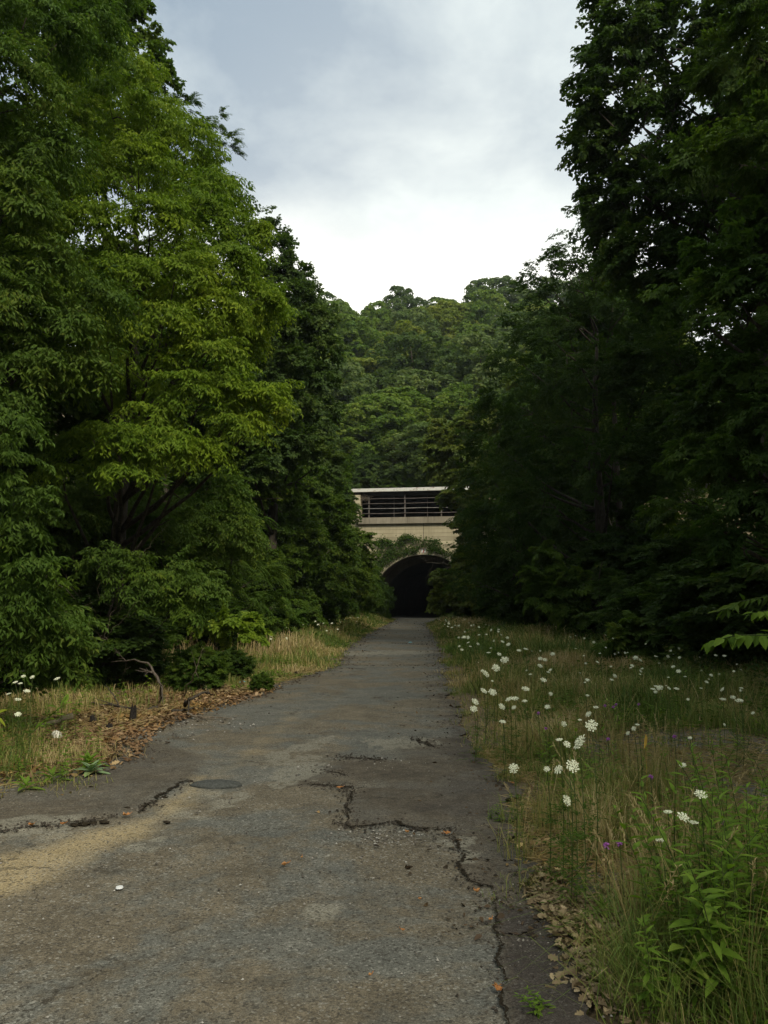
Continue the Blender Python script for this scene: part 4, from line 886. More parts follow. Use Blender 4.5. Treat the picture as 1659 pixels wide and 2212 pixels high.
# bottle cap and litter
def disc(name, c, r, h, mat, label, cat):
    m = MB(); k = 21; th = np.arange(k)*6.283/k; rr = r*(1+.05*(np.arange(k) % 2)); V = np.vstack([np.c_[rr*np.cos(th), rr*np.sin(th), np.zeros(k)], np.c_[r*.93*np.cos(th), r*.93*np.sin(th), np.full(k, h)], [[0, 0, h*1.05]]])
    q = np.arange(k); m.add(V, np.stack([q, (q+1) % k, k+(q+1) % k, k+q], 1), np.stack([k+q, k+(q+1) % k, np.full(k, 2*k)], 1)); tag(m.build(name, mat, loc=tuple(c)), label, cat)
disc('bottle_cap', G(258, 1918, .02), .020, .007, simple('cap_white', (.75, .76, .74), .5, .4, .05), 'round white bottle cap on the asphalt', 'bottle cap')
M_BLUE = simple('litter_blue', (.12, .42, .50), .5, .4, .2)
def scrap(px, py, label):
    c = G(px, py, .03); m = MB(); m.add([(-.06, -.02, 0), (.07, -.03, .01), (.08, .03, .015), (0, .04, .03), (-.07, .03, .004)], None, [(0, 1, 3), (1, 2, 3), (0, 3, 4)]); tag(m.build('litter_scrap', M_BLUE, loc=tuple(c)), label, 'litter')
scrap(523, 1474, 'turquoise scrap of litter in the left grass'); scrap(886, 1388, 'pale blue scrap of litter far along the road')

# fallen leaves lying singly on the road
M_ORANGE = leaf_mat('orange_leaf', (.38, .15, .05), (.46, .22, .09), (.48, .30, .12), .1); M_TAN = leaf_mat('tan_leaf', (.22, .15, .085), (.36, .27, .16), (.46, .36, .23), .1)
def fallen(px, py, size, label, mat=M_ORANGE, group='single fallen leaves on the road', seed=0):
    rg_ = np.random.default_rng(int(px*7+py)); c = G(px, py, .022); m = MB(); k = 11; th = np.arange(k)*6.283/k; rr = size*(.62+.38*np.abs(np.cos(th*1.5+rg_.uniform(0, 3))))*rg_.uniform(.85, 1.15, k)
    V = np.vstack([np.c_[rr*np.cos(th), rr*np.sin(th)*.8, .010+rg_.uniform(0, size*.5, k)], [[0, 0, .004]]]); q = np.arange(k); m.add(V, None, np.stack([q, (q+1) % k, np.full(k, k)], 1), a=rg_.uniform(.2, .9))
    m.tube([(size*.6, 0, .01), (size*1.5, size*.2, .02)], .0018, 3); tag(m.build('fallen_leaf', mat, loc=tuple(c), rz=rg_.uniform(0, 6)), label, 'leaf', group)
for px, py, s, lab in [(615, 1871, .030, 'large orange two-part leaf alone in mid road'), (652, 1855, .010, 'tiny orange leaf fragment right of the two-part leaf'), (1030, 1929, .024, 'orange leaf in the crack where it forks at the grass'), (70, 1784, .034, 'reddish orange leaf on the left crack'),
    (272, 1763, .034, 'pale orange leaf above the sandy stain'), (135, 1782, .022, 'small curled leaf on the left crack'), (733, 1704, .032, 'red leaf beside the transverse crack'), (1108, 1694, .020, 'small red leaf on the dark asphalt right of centre'), (1077, 2142, .024, 'brown-orange leaf in the near crack'), (1070, 2135, .016, 'small brown leaf touching the one in the near crack'),
    (908, 1945, .012, 'small yellow leaf right of mid road'), (433, 1696, .02, 'orange bit of leaf beside the raised lump'), (282, 1612, .03, 'yellow leaf at the left pavement edge'), (310, 1612, .03, 'orange leaf next to the yellow one at the pavement edge'), (870, 2013, .012, 'tiny orange leaf in the near asphalt'), (1060, 1990, .014, 'small rust leaf at the crack bend'), (800, 2110, .010, 'orange leaf speck near the bottom of the road'), (965, 1803, .03, 'red leaf among the crumbs at the crack corner'), (880, 1800, .02, 'reddish leaf bit under the transverse crack')]:
    fallen(px, py, s, lab)

# ------------------------------------------------------------------ ground litter (stuff)
def litter(name, areas, n, size, mats, seed, off=-.3, flat=.25):
    rg_ = np.random.default_rng(seed); P = []
    for (cx, cy, ax, ay, wgt) in areas:
        k = int(n*wgt); P.append(np.c_[cx+rg_.normal(size=k)*ax, cy+rg_.normal(size=k)*ay])
    P = np.vstack(P); oo = off_road(P[:, 0], P[:, 1]); P = P[(oo > off) | (rg_.random(len(P)) < .004)]; z = np.maximum(terrain(P[:, 0], P[:, 1]), np.where(off_road(P[:, 0], P[:, 1]) < .1, .014, -1))+rg_.uniform(.004, .035, len(P)); a = rg_.uniform(0, 6.283, len(P)); m = len(P)
    D = np.c_[np.cos(a), np.sin(a), rg_.normal(size=m)*flat]; Nn = np.c_[rg_.normal(size=(m, 2))*flat*1.4, np.ones(m)]
    V, T, R = leaves_fine(np.c_[P, z], D, Nn, rg_.uniform(.5, 1.25, m)*size, rg_.uniform(.5, .9, m), np.clip(rg_.normal(.5, .3, m), 0, 1), rg_.normal(.1, .25, m)[:, None], rg_.normal(.05, .15, m)[:, None], OAK_)
    o = link(name, np_mesh(name, V, T, {'rnd': R}), mats); tag(o, kind='stuff'); return o
def ar(px, py, ax, ay, wg): c = G(px, py); return (c[0], c[1], ax, ay, wg)
M_LIT = leaf_mat('litter_brown', (.12, .065, .032), (.27, .17, .09), (.40, .28, .16), .05)
M_LIT2 = leaf_mat('litter_tan', (.14, .095, .055), (.30, .225, .13), (.44, .34, .21), .05)
litter('leaf_litter', [ar(270, 1545, .7, .8, .35), ar(420, 1508, .7, .8, .3), ar(480, 1495, .4, .4, .15), ar(170, 1600, .7, .6, .2), ar(90, 1650, .6, .5, .1)], 9000, .07, M_LIT, 61)
litter('dry_leaf_litter', [ar(1200, 1975, .10, .15, .2), ar(1260, 2010, .18, .2, .3), ar(1320, 2090, .18, .15, .25), ar(1330, 2150, .12, .12, .15), ar(1380, 1920, .25, .25, .2), ar(1210, 1830, .15, .4, .1)], 2600, .045, M_LIT2, 62, -.12)
litter('tan_oak_leaves', [ar(1230, 1965, .07, .10, .35), ar(1290, 2005, .10, .10, .35), ar(1180, 1900, .05, .12, .1), ar(1300, 2110, .08, .10, .2)], 1500, .042, M_LIT2, 66, -.6)
litter('verge_leaf_litter', [(2.2, 7, 1.4, 3, .5), (-3.6, 13, 1.5, 3, .2), (3, 14, 2, 5, .3)], 7000, .045, M_LIT, 63, .05)
# small dark debris drifted along the road edges
rg_ = np.random.default_rng(67); n_ = 2600; y = 4+60*rg_.random(n_)**2.2; lft = rg_.random(n_) < .6; e = np.abs(rg_.normal(size=n_))*.28*(1+y*.02); x = np.where(lft, xl(y)+e, xr(y)-e); a = rg_.uniform(0, 6.283, n_)
V, T, R = leaves_fine(np.c_[x, y, np.full(n_, .016)+rg_.uniform(0, .012, n_)], np.c_[np.cos(a), np.sin(a), rg_.normal(size=n_)*.2], np.c_[rg_.normal(size=(n_, 2))*.4, np.ones(n_)], rg_.uniform(.012, .045, n_)*(1+y*.03), rg_.uniform(.25, .8, n_), np.clip(rg_.normal(.3, .3, n_), 0, 1))
tag(link('road_debris', np_mesh('road_debris', V, T, {'rnd': R}), leaf_mat('dark_debris', (.03, .022, .015), (.11, .07, .04), (.26, .17, .09), .05)), kind='stuff')
# loose stones
rg_ = np.random.default_rng(65); m = MB()
for c_, k_ in ((crackA, 60), (crackB, 90), (crackC, 200), (crackD, 140), (crackE, 120), (crackF, 160), (crackG, 60), (crackH, 160), (crackI, 80), (crackM, 90), (crackJ, 60), (crackK, 60)):
    for _ in range(k_):
        q = c_[rg_.integers(len(c_))]; x, y = q[0]+rg_.normal()*.045*(1+q[1]*.05), q[1]+rg_.normal()*.05*(1+q[1]*.05); r = rg_.uniform(.004, .012)*(1+q[1]*.03)
        V = np.array([(1, 0, 0), (-1, .1, 0), (0, 1, .1), (.1, -1, 0), (0, 0, .7), (0, 0, -.5)])*rg_.uniform(.5, 1.4, (6, 3))*r; m.add(V+np.array([x, y, .02]), None, [(0, 2, 4), (2, 1, 4), (1, 3, 4), (3, 0, 4), (2, 0, 5), (1, 2, 5), (3, 1, 5), (0, 3, 5)])
tag(m.build('crack_crumbs', simple('crumb', (.055, .046, .036), .95, .1, .5, 30)), kind='stuff')
rg_ = np.random.default_rng(64); m = MB()
for (cx, cy, ax, ay, n_) in [(*G(1560, 1655)[:2], .9, .8, 420), (*G(1240, 2100)[:2], .14, .3, 260), (*G(60, 1730)[:2], .8, .35, 260), (*G(860, 1815)[:2], .25, .10, 200), (*G(760, 1660)[:2], .35, .25, 120), (*G(600, 1950)[:2], 1.2, 1.0, 420), (*G(1180, 2080)[:2], .10, .35, 160), (*G(380, 1570)[:2], .6, .5, 200), (*G(1010, 1830)[:2], .06, .12, 90)]:
    for _ in range(n_):
        x, y = cx+rg_.normal()*ax, cy+rg_.normal()*ay; r = rg_.uniform(.003, .009)*(1+max(0, y-4)*.18); z = max(float(terrain(x, y)), .014 if off_road(x, y) < 0 else -1)
        V = np.array([(1, 0, 0), (-1, .1, 0), (0, 1, .1), (.1, -1, 0), (0, 0, .8), (0, 0, -.5)])*rg_.uniform(.6, 1.3, (6, 3))*r; a = rg_.uniform(0, 6.28); ca, sa = math.cos(a), math.sin(a)
        V = np.c_[V[:, 0]*ca-V[:, 1]*sa+x, V[:, 0]*sa+V[:, 1]*ca+y, V[:, 2]+z+.002]
        m.add(V, None, [(0, 2, 4), (2, 1, 4), (1, 3, 4), (3, 0, 4), (2, 0, 5), (1, 2, 5), (3, 1, 5), (0, 3, 5)], a=rg_.random())
t = NT('loose_stone'); t.pr(t.ramp(t.attr('rnd'), [(0, (.07, .062, .05)), (.7, (.20, .18, .15)), (1, (.42, .40, .35))]), .9, .15)
tag(m.build('gravel', t.m), kind='stuff')

# ------------------------------------------------------------------ grass (stuff)
def blades(P, h, wd, lean, rnd, rg_):
    n = len(P); a = rg_.uniform(0, 6.283, n); L_ = np.c_[np.cos(a), np.sin(a), np.zeros(n)]; fa = a+rg_.uniform(1, 2, n); W = np.c_[np.cos(fa), np.sin(fa), np.zeros(n)]*wd[:, None]*.5
    l = (lean*h)[:, None]; up = np.array([0, 0, 1.0])
    m1 = P+L_*l*.18+up*(h*.5)[:, None]; m2 = P+L_*l*.55+up*(h*.85)[:, None]; tp = P+L_*l+up*(h*(1.0-.25*np.minimum(lean, 1.2)))[:, None]
    V = np.stack([P-W, P+W, m1-W*.85, m1+W*.85, m2-W*.55, m2+W*.55, tp], 1).reshape(-1, 3); k = np.arange(n)*7
    Q = np.concatenate([np.stack([k, k+1, k+3, k+2], 1), np.stack([k+2, k+3, k+5, k+4], 1)]); T = np.stack([k+4, k+5, k+6], 1)
    return V, Q, T, np.repeat(rnd, 7)
gravc = [(c_[:2], r_) for c_, r_ in GRV]
def grass(name, n, x0, x1, y0, y1, hf, wf, seed, ypow=1.0):
    rg_ = np.random.default_rng(seed); y = y0+(y1-y0)*rg_.random(n)**ypow; x = rg_.uniform(x0, x1, n)
    # clumping
    lim = np.where(x < 0, np.interp(y, [6, 11, 16, 30, 72], [6, 5, 2.6, 2.2, 1.8]), 99)
    cx_ = rg_.normal(size=n)*.05; x += cx_
    o = off_road(x, y); d = fbm(x*1.6+seed, y*1.6, 4)+.18*sstep(0, 1.2, o)-.05
    keep = (o < lim+.4*rg_.normal(size=n)) & (o > -.04+.10*rg_.normal(size=n)*(d > .5)) & (rg_.random(n) < .75*sstep(.36, .66, d)+.05)
    for c_, r_ in gravc: keep &= (np.hypot(x-c_[0], (y-c_[1])*.7) > r_*(.75+.3*fbm(x*4, y*4))) | (rg_.random(n) < .10)
    # brown litter clearing on the left and tan pile on the right stay thin
    for px, py, r_ in [(270, 1545, 1.1), (430, 1508, 1.0), (150, 1600, .9), (1240, 2010, .30), (1330, 2110, .22), (1200, 1950, .22)]:
        g = G(px, py); keep &= (np.hypot(x-g[0], y-g[1]) > r_) | (rg_.random(n) < .13)
    x, y = x[keep], y[keep]; o = o[keep]; n = len(x); dd = fbm(x*.9+40, y*.9+seed, 4); dry = fbm(x*.7+80, y*.7, 3)
    h = hf(x, y, o, dd)*rg_.uniform(.45, 1.2, n); rnd = np.clip(np.where(y < 7, .22, np.where(x < 0, .14, .24))+(dry-.38)*1.7+rg_.normal(0, .17, n)+.16*(x < 0), 0, 1)
    P = np.c_[x, y, terrain(x, y)-.02]; V, Q, T, R = blades(P, h, wf(y)*rg_.uniform(.6, 1.3, n), np.abs(rg_.normal(.45, .4, n)), rnd, rg_)
    tag(link(name, np_mesh(name, V, [Q, T], {'rnd': R}), M_GRASS), kind='stuff')
grass('grass', 150000, .3, 7.5, 2.2, 9, lambda x, y, o, d: .04+.36*sstep(.3, .7, d)*sstep(0, .8, o), lambda y: .0028+.0006*y, 71)
grass('grass', 150000, .3, 10, 8, 22, lambda x, y, o, d: .10+.42*sstep(.3, .7, d)*sstep(0, .8, o), lambda y: .006+.0006*(y-8), 72)
grass('grass', 130000, -.2, 9, 20, 72, lambda x, y, o, d: .15+.55*sstep(.3, .7, d)*sstep(0, 1.2, o), lambda y: .016+.0006*(y-20), 73)
grass('grass', 110000, -11, -1.8, 6, 22, lambda x, y, o, d: .05+.26*sstep(.3, .7, d)*sstep(0, .9, o), lambda y: .006+.0006*(y-6), 74)
grass('grass', 130000, -8, -1.0, 18, 72, lambda x, y, o, d: .12+.6*sstep(.3, .7, d)*sstep(0, 1.4, o), lambda y: .014+.0006*(y-18), 75)

# straw lying flat between the plants
def straw(n, x0, x1, y0, y1, l, wd, seed):
    rg_ = np.random.default_rng(seed); y = rg_.uniform(y0, y1, n); x = rg_.uniform(x0, x1, n); o = off_road(x, y); d = fbm(x*1.3+50, y*1.3+seed, 4); keep = (o > .02) & (rg_.random(n) < sstep(.35, .6, d)+.12); x, y = x[keep], y[keep]; n = len(x)
    P = np.c_[x, y, terrain(x, y)+rg_.uniform(0, .05, n)]; a = rg_.uniform(0, 6.283, n)
    V, T, R = leaves_mesh(P, np.c_[np.cos(a), np.sin(a), rg_.normal(.05, .22, n)], np.c_[rg_.normal(size=(n, 2))*.3, np.ones(n)], l*rg_.uniform(.5, 1.3, n), wd/l, np.clip(rg_.normal(.85, .12, n), 0, 1), .1, .1)
    tag(link('dry_straw', np_mesh('dry_straw', V, [T], {'rnd': R}), M_GRASS), kind='stuff')
straw(48000, .5, 5, 2.4, 9, .13, .0045, 171); straw(22000, 1, 10, 9, 24, .2, .012, 172); straw(26000, -9, -2, 6, 20, .18, .010, 173)
# low broad-leaved ground cover
def cover(n, x0, x1, y0, y1, size, seed, hmax, mat='mid'):
    rg_ = np.random.default_rng(seed); y = rg_.uniform(y0, y1, n); x = rg_.uniform(x0, x1, n); o = off_road(x, y); d = fbm(x*1.1+7, y*1.1+seed, 4)
    keep = (o > .12) & (rg_.random(n) < sstep(.42, .6, d))
    for c_, r_ in gravc: keep &= np.hypot(x-c_[0], (y-c_[1])*.7) > r_*.9
    for px, py, r_ in [(270, 1545, 1.2), (430, 1508, 1.1), (150, 1600, .9), (1240, 2010, .35), (1330, 2110, .3)]:
        g = G(px, py); keep &= (np.hypot(x-g[0], y-g[1]) > r_)
    x, y, d, o = x[keep], y[keep], d[keep], o[keep]; m_ = len(x); z = terrain(x, y)+rg_.uniform(0, 1, m_)**1.3*hmax*sstep(.4, .7, d)*sstep(0, 1, o); a = rg_.uniform(0, 6.28, m_)
    V, T, R = leaves_mesh(np.c_[x, y, z], np.c_[np.cos(a), np.sin(a), rg_.normal(.15, .4, m_)], np.c_[rg_.normal(size=(m_, 2))*.45, np.ones(m_)], rg_.uniform(.6, 1.3, m_)*size, .38, np.clip(rg_.normal(.45, .25, m_), 0, 1))
    tag(link('ground_cover', np_mesh('ground_cover', V, [T], {'rnd': R}), ML[mat]), kind='stuff')
cover(60000, .6, 7, 2.6, 11, .045, 81, .22, 'weed'); cover(50000, 1, 11, 10, 34, .09, 82, .45, 'mid'); cover(50000, -11, -2, 6, 24, .07, 83, .35, 'weed'); cover(50000, -9, 9, 24, 70, .16, 84, .7, 'mid')
cover(60000, 5, 13, 12, 34, .12, 85, .7, 'deep')

# ------------------------------------------------------------------ wild carrot flowers
def carrot_meshes(seed, small=False):
    rg_ = np.random.default_rng(seed); out = []
    h = 1.0  # unit height stem
    m = MB(); s = np.linspace(0, 1, 7); bx, by = rg_.normal()*.07, rg_.normal()*.07; P = np.c_[bx*np.sin(s*math.pi), by*np.sin(s*math.pi), s]; m.tube(P, .0035*(1-.4*s), 4)
    stem = m.mesh('stem')
    hd = MB(); n = 34 if not small else 16
    for k in range(n):
        r = math.sqrt((k+.5)/n); a = k*2.39996+rg_.normal()*.12; c = np.array([r*math.cos(a), r*math.sin(a), .16*(1-r*r)+rg_.normal()*.015]); q = 7; th = np.arange(q)*6.283/q+rg_.uniform(0, 1)
        rr = (.160 if not small else .22)*rg_.uniform(.75, 1.2, q)*(1.0-.12*r); V = np.vstack([np.c_[c[0]+rr*np.cos(th), c[1]+rr*np.sin(th), c[2]+rg_.normal(size=q)*.03], [c+[0, 0, .05]]]); i_ = np.arange(q)
        hd.add(V, None, np.stack([i_, (i_+1) % q, np.full(q, q)], 1))
        hd.tube([np.array([0, 0, -.38]), c-[0, 0, .02]], .014, 3)
    head = hd.mesh('flower_head')
    lf = MB(); Pl, Dl, Sl = [], [], []
    for k in range(26):
        z = rg_.uniform(.02, .72); a = rg_.uniform(0, 6.28); l = rg_.uniform(.04, .13)*(1.1-z)
        for q in np.linspace(.2, 1, 5): Pl.append((math.cos(a)*l*q, math.sin(a)*l*q, z+.06*q-.05*q*q)); an = a+rg_.normal()*.9; Dl.append((math.cos(an), math.sin(an), rg_.normal()*.4)); Sl.append(.035)
    V, T, R = leaves_mesh(np.array(Pl), np.array(Dl), np.tile([0, 0, 1.0], (len(Pl), 1))+rg_.normal(size=(len(Pl), 3))*.3, np.array(Sl), .25, rg_.random(len(Pl)))
    leaf = np_mesh('foliage', V, [T], {'rnd': R})
    return stem, head, leaf
CM_ = [carrot_meshes(s) for s in (1, 2, 3)]
rgf = np.random.default_rng(90)
def carrot(head_pos, rad, label, group, tilt=None, parts=True, mat=M_WHITE):
    x, y, z = head_pos; g = float(terrain(x, y)); st, hd, lf = CM_[rgf.integers(3)]
    root = empty('wild_carrot', (x, y, g)); tag(root, label, 'wildflower', group)
    s = link('stem', st, M_STEM, root); h = z-g; s.scale = (1, 1, h)
    if parts: l = link('foliage', lf, ML['mid'], root); l.scale = (1.3, 1.3, h)
    f = link('flower_head', hd, mat, root, (0, 0, h)); f.scale = (rad, rad, rad)
    ta = rgf.uniform(.3, 1) if tilt is None else tilt; az = rgf.normal(0, .5); f.rotation_euler = (Matrix.Rotation(az, 3, 'Z') @ Matrix.Rotation(ta, 3, 'X') @ Matrix.Rotation(rgf.uniform(0, 6), 3, 'Z')).to_euler()
    return root
def Z4(zx, zy): return (1700+.827*zx)/1.8517, (2450+.827*zy)/1.8517
FG = 'white wild carrot flowers on the right verge'
named = [((384, 229), 19, .7, 'large white wild carrot bloom at the top of the cluster by the road', .8), ((343, 268), 19, .7, 'white wild carrot bloom below and left of the cluster top', .9), ((294, 296), 19, .68, 'white wild carrot bloom leftmost in the upper cluster', .9), ((359, 201), 11, .72, 'small white bloom above the roadside cluster', .6),
    ((284, 379), 17, .6, 'white bloom at mid height nearest the road', .7), ((327, 386), 19, .6, 'white bloom right beside the one nearest the road', .8), ((243, 431), 18, .55, 'white bloom close to the asphalt edge, upper of two', .8), ((236, 466), 17, .52, 'white bloom close to the asphalt edge, lower of two', .8), ((486, 369), 18, .62, 'white lacy bloom right of the roadside cluster', .5), ((408, 418), 18, .6, 'left half of the double white bloom', .5), ((436, 416), 17, .6, 'right half of the double white bloom', .4), ((372, 455), 17, .55, 'white bloom below the double bloom', .9), ((430, 459), 11, .55, 'small white bloom under the double bloom', .8), ((376, 528), 15, .5, 'white flat bloom lowest in the roadside cluster', .4), ((573, 326), 15, .6, 'greenish white bloom standing alone behind', .6), ((592, 456), 13, .55, 'pale green young bloom in the dry grass', .7),
    ((805, 546), 27, .85, 'big full white bloom, upper of the tall pair', 1.0), ((748, 627), 36, .9, 'biggest full white bloom in the verge', 1.0), ((714, 742), 29, .72, 'lacy half-open bloom just below the biggest one', 1.0), ((646, 760), 21, .62, 'lacy round bloom left of the half-open one', 1.0), ((590, 757), 14, .6, 'small half-open bloom beside the lacy round one', .8), ((429, 754), 23, .5, 'white bloom alone at the asphalt edge', 1.1), ((687, 637), 17, .8, 'small greenish bloom left of the biggest one', .8), ((650, 615), 16, .78, 'flat white bloom seen edge-on left of the biggest one', .25), ((686, 909), 24, .55, 'open lacy white bloom low in the grass', 1.1),
    ((826, 458), 13, .65, 'white bloom seen edge-on amid purple flowers', .25), ((1335, 880), 27, .72, 'white bloom tall among the right-hand weeds', .5), ((1248, 988), 26, .62, 'white bloom low between the weeds', .6), ((1175, 964), 19, .62, 'flat white bloom left of the low one between the weeds', .15), ((1300, 1015), 20, .6, 'thin edge-on white bloom under the low one', .1), ((1137, 1098), 22, .5, 'flat white bloom nearest the bottom weeds', .15), ((1281, 606), 9, .6, 'small pale bloom beside the gravel patch', .5), ((557, 223), 11, .7, 'left bloom of the small trio behind the cluster', .7), ((580, 228), 10, .7, 'middle bloom of the small trio behind the cluster', .7), ((557, 258), 12, .66, 'lowest bloom of the small trio behind the cluster', .7), ((617, 201), 11, .7, 'single white bloom before the dark shrubs', .7), ((606, 278), 9, .6, 'small bloom in the reddish grass', .6), ((785, 326), 10, .6, 'small bloom near the bare gravel', .6), ((903, 325), 9, .6, 'round small bloom in mid meadow', .5), ((1018, 219), 12, .7, 'brighter bloom of the far meadow group', .7), ((1042, 230), 9, .7, 'bloom right beside the brighter far one', .7), ((1002, 257), 9, .65, 'bloom below the brighter far one', .7), ((1136, 364), 14, .65, 'greyish bloom in the right meadow', .8), ((1180, 366), 10, .65, 'bloom right of the greyish one', .7), ((1115, 384), 9, .6, 'bloom lower left of the greyish one', .7), ((1226, 284), 11, .65, 'bloom in the shade of the right wood', .7), ((1200, 262), 9, .68, 'bloom upper left in the shade of the right wood', .6), ((1520, 426), 17, .65, 'wide flat bloom at the far right of the meadow', .3), ((1489, 410), 11, .65, 'bloom beside the wide flat one at the far right', .6), ((1586, 486), 8, .6, 'tiny star-like bloom at the right rim', .7)]
for (zx, zy), rp, z, lab, tl in named:
    px, py = Z4(zx, zy); p = G(px, py, z); r = rp*.827/1.8517/F*np.hypot(p[0], p[1])*1.05
    carrot(p, r, lab, FG, tl)
M_LIT_F = simple('shaded_petal', (.70, .72, .60), .8, .1, .08, 60)
# scattered blooms, too alike to tell apart
cnt = 0
def scatter(areas, label, group, zr, rr, parts=False):
    for (zx, zy, ax, ay, n_) in areas:
        for _ in range(n_):
            px, py = zx+rgf.normal()*ax, zy+rgf.normal()*ay; z = rgf.uniform(*zr)
            if py < 1318: py = 1318+rgf.uniform(0, 14)
            p = G(px, py, z)
            if off_road(p[0], p[1]) < .15 or p[1] > 72: continue
            carrot(p, rgf.uniform(*rr), label, group, rgf.uniform(.1, 1.15), parts, M_WHITE if rgf.random() < .7 else M_GREENISH)
scatter([(960, 1345, 30, 10, 26), (1010, 1365, 35, 14, 22), (1050, 1390, 40, 18, 18)], 'tiny white bloom in the far right verge towards the tunnel', 'small white blooms by the far right road edge', (.6, .85), (.022, .042))
scatter([(1340, 1385, 70, 16, 26), (1480, 1420, 70, 25, 22), (1350, 1450, 90, 30, 16), (1120, 1460, 60, 35, 10), (1560, 1480, 60, 25, 12), (1380, 1560, 120, 40, 10)], 'small white bloom scattered in the shaded right meadow', 'small white blooms in the shaded right meadow', (.40, .75), (.012, .030))
scatter([(700, 1345, 45, 12, 22), (600, 1375, 35, 10, 8), (770, 1335, 20, 6, 10)], 'tiny white bloom along the far left verge', 'small white blooms along the left verge', (.6, .85), (.025, .045))
def Z2(zx, zy): return (.42194*zx)/1.8517, (2650+.42194*zy)/1.8517
for zx, zy, r, lab in [(216, 78, .05, 'left of two flat white blooms before the dark left wood'), (267, 74, .045, 'right of two flat white blooms before the dark left wood'), (222, 130, .035, 'white bloom just under the flat pair on the left'), (306, 138, .035, 'white bloom right of the flat pair on the left'), (145, 187, .035, 'thin white bloom left of the pair'), (192, 198, .03, 'small bloom beside the thin one on the left'), (542, 153, .045, 'white bloom alone at the dark gap on the left'), (257, 270, .04, 'white bloom lower on the left weeds'), (82, 296, .03, 'small white bloom near the left rim'), (170, 350, .045, 'broad white bloom above the yellow leaves'), (170, 490, .04, 'white bloom low in the left grass')]:
    px, py = Z2(zx, zy); carrot(G(px, py, .55 if zy > 300 else .75), r*.72, lab, 'white wild carrot flowers on the left verge', rgf.uniform(.2, .7))

# ------------------------------------------------------------------ tall weeds (goldenrod-like stalks) at the lower right
def weed_meshes(seed, H=1.0, nleaf=46, leafl=.085, asp=.24):
    rg_ = np.random.default_rng(seed); m = MB(); s = np.linspace(0, 1, 9); bx, by = rg_.normal()*.08, rg_.normal()*.08; Pst = np.c_[bx*s**2, by*s**2, s*H]; m.tube(Pst, .0042*(1-.6*s), 5); stem = m.mesh('stem')
    P, D, Nn, S = [], [], [], []
    for k in range(nleaf):
        t_ = .12+.88*(k/nleaf); a = k*2.39996+rg_.normal()*.3; p = np.array([np.interp(t_, s, Pst[:, 0]), np.interp(t_, s, Pst[:, 1]), t_*H]); el = .15+.6*t_**2+rg_.normal()*.25
        P.append(p); D.append((math.cos(a), math.sin(a), el)); Nn.append((-math.cos(a)*el+rg_.normal()*.2, -math.sin(a)*el+rg_.normal()*.2, 1)); S.append(leafl*(1.1-.6*t_**2)*rg_.uniform(.7, 1.2)*(.6 if t_ < .2 else 1))
    V, T, R = leaves_fine(np.array(P), np.array(D, float), np.array(Nn, float), np.array(S), asp, np.clip(rg_.normal(.5, .25, nleaf), 0, 1), .12, .18)
    return stem, np_mesh('leaves', V, T, {'rnd': R})
WM = [weed_meshes(s, 1.0, n_, l, a) for s, n_, l, a in ((1, 44, .125, .26), (2, 50, .11, .23), (3, 34, .15, .30), (4, 40, .12, .22))]
def weed(x, y, H, k, label, group, mat='weed', name='weed_stalk', cat='weed'):
    st, lf = WM[k]; root = empty(name, (x, y, float(terrain(x, y))), rgf.uniform(0, 6)); root.scale = (H**.5, H**.5, H); root.rotation_euler[0] = rgf.normal()*.10; root.rotation_euler[1] = rgf.normal()*.10
    tag(root, label, cat, group); link('stem', st, M_STEM, root); link('leaves', lf, ML[mat], root)
WGp = 'leafy green weed stalks at the lower right'
for k, (px, py, H, lab) in enumerate([(1500, 2190, .62, 'leafy green stalk rising at the bottom right corner'), (1540, 2080, .75, 'tall leafy stalk with pale green top at lower right'), (1600, 2040, .85, 'taller leafy stalk near the right rim'), (1640, 2130, .8, 'leafy stalk right at the picture rim'), (1570, 2200, .6, 'short leafy stalk near the bottom rim'), (1480, 2020, .7, 'slender leafy stalk beside the dry grass'), (1440, 1990, .66, 'leafy stalk with a purple flower beside it'), (1650, 1960, .8, 'leafy stalk at the right rim, higher up')]):
    p = G(px, py); weed(p[0], p[1], H, k % 4, lab, WGp)
for k in range(58):
    px, py = rgf.uniform(1440, 1750), rgf.uniform(1850, 2230); p = G(px, py)
    weed(p[0]+rgf.normal()*.1, p[1], rgf.uniform(.35, .8), int(rgf.integers(4)), ('leafy weed stalk in the thick growth ' + ('at the bottom rim' if py > 2110 else 'beside the tan leaf pile' if px < 1540 else 'by the right rim') + (', low in front' if py > 2020 else ', further back')), WGp, 'weed' if rgf.random() < .85 else 'mid')
for k in range(52):
    px, py = rgf.uniform(1180, 1700), rgf.uniform(1500, 1800); p = G(px, py)
    if np.hypot(p[0]-GRV[0][0][0], p[1]-GRV[0][0][1]) < 1.2: continue
    weed(p[0], p[1], rgf.uniform(.3, .6), int(rgf.integers(4)), 'small leafy weed stalk in the right meadow', 'small weed stalks in the meadow', 'mid')
for k in range(34):
    px, py = rgf.uniform(-60, 220), rgf.uniform(1500, 1700); p = G(px, py)
    weed(p[0], p[1], rgf.uniform(.25, .5), int(rgf.integers(4)), 'small leafy weed stalk at the lower left verge', 'small weed stalks on the left verge', 'mid')
for px, py, H, k, lab, m_ in [(1222, 1560, .45, 2, 'yellow-green milkweed-like stalk in the dry grass', 'weed'), (1448, 1600, .4, 1, 'pale leafy stalk in mid meadow', 'weed'), (1170, 2205, .12, 2, 'tiny bright green seedling on the dark asphalt', 'weed'), (1185, 2195, .10, 2, 'second bright green seedling on the dark asphalt', 'weed'), (1082, 1780, .16, 0, 'small green weed at the old asphalt edge', 'weed'), (1060, 1775, .12, 1, 'little weed with a yellow tip on the old asphalt', 'weed')]:
    p = G(px, py); weed(p[0], p[1], H, k, lab, None, m_)
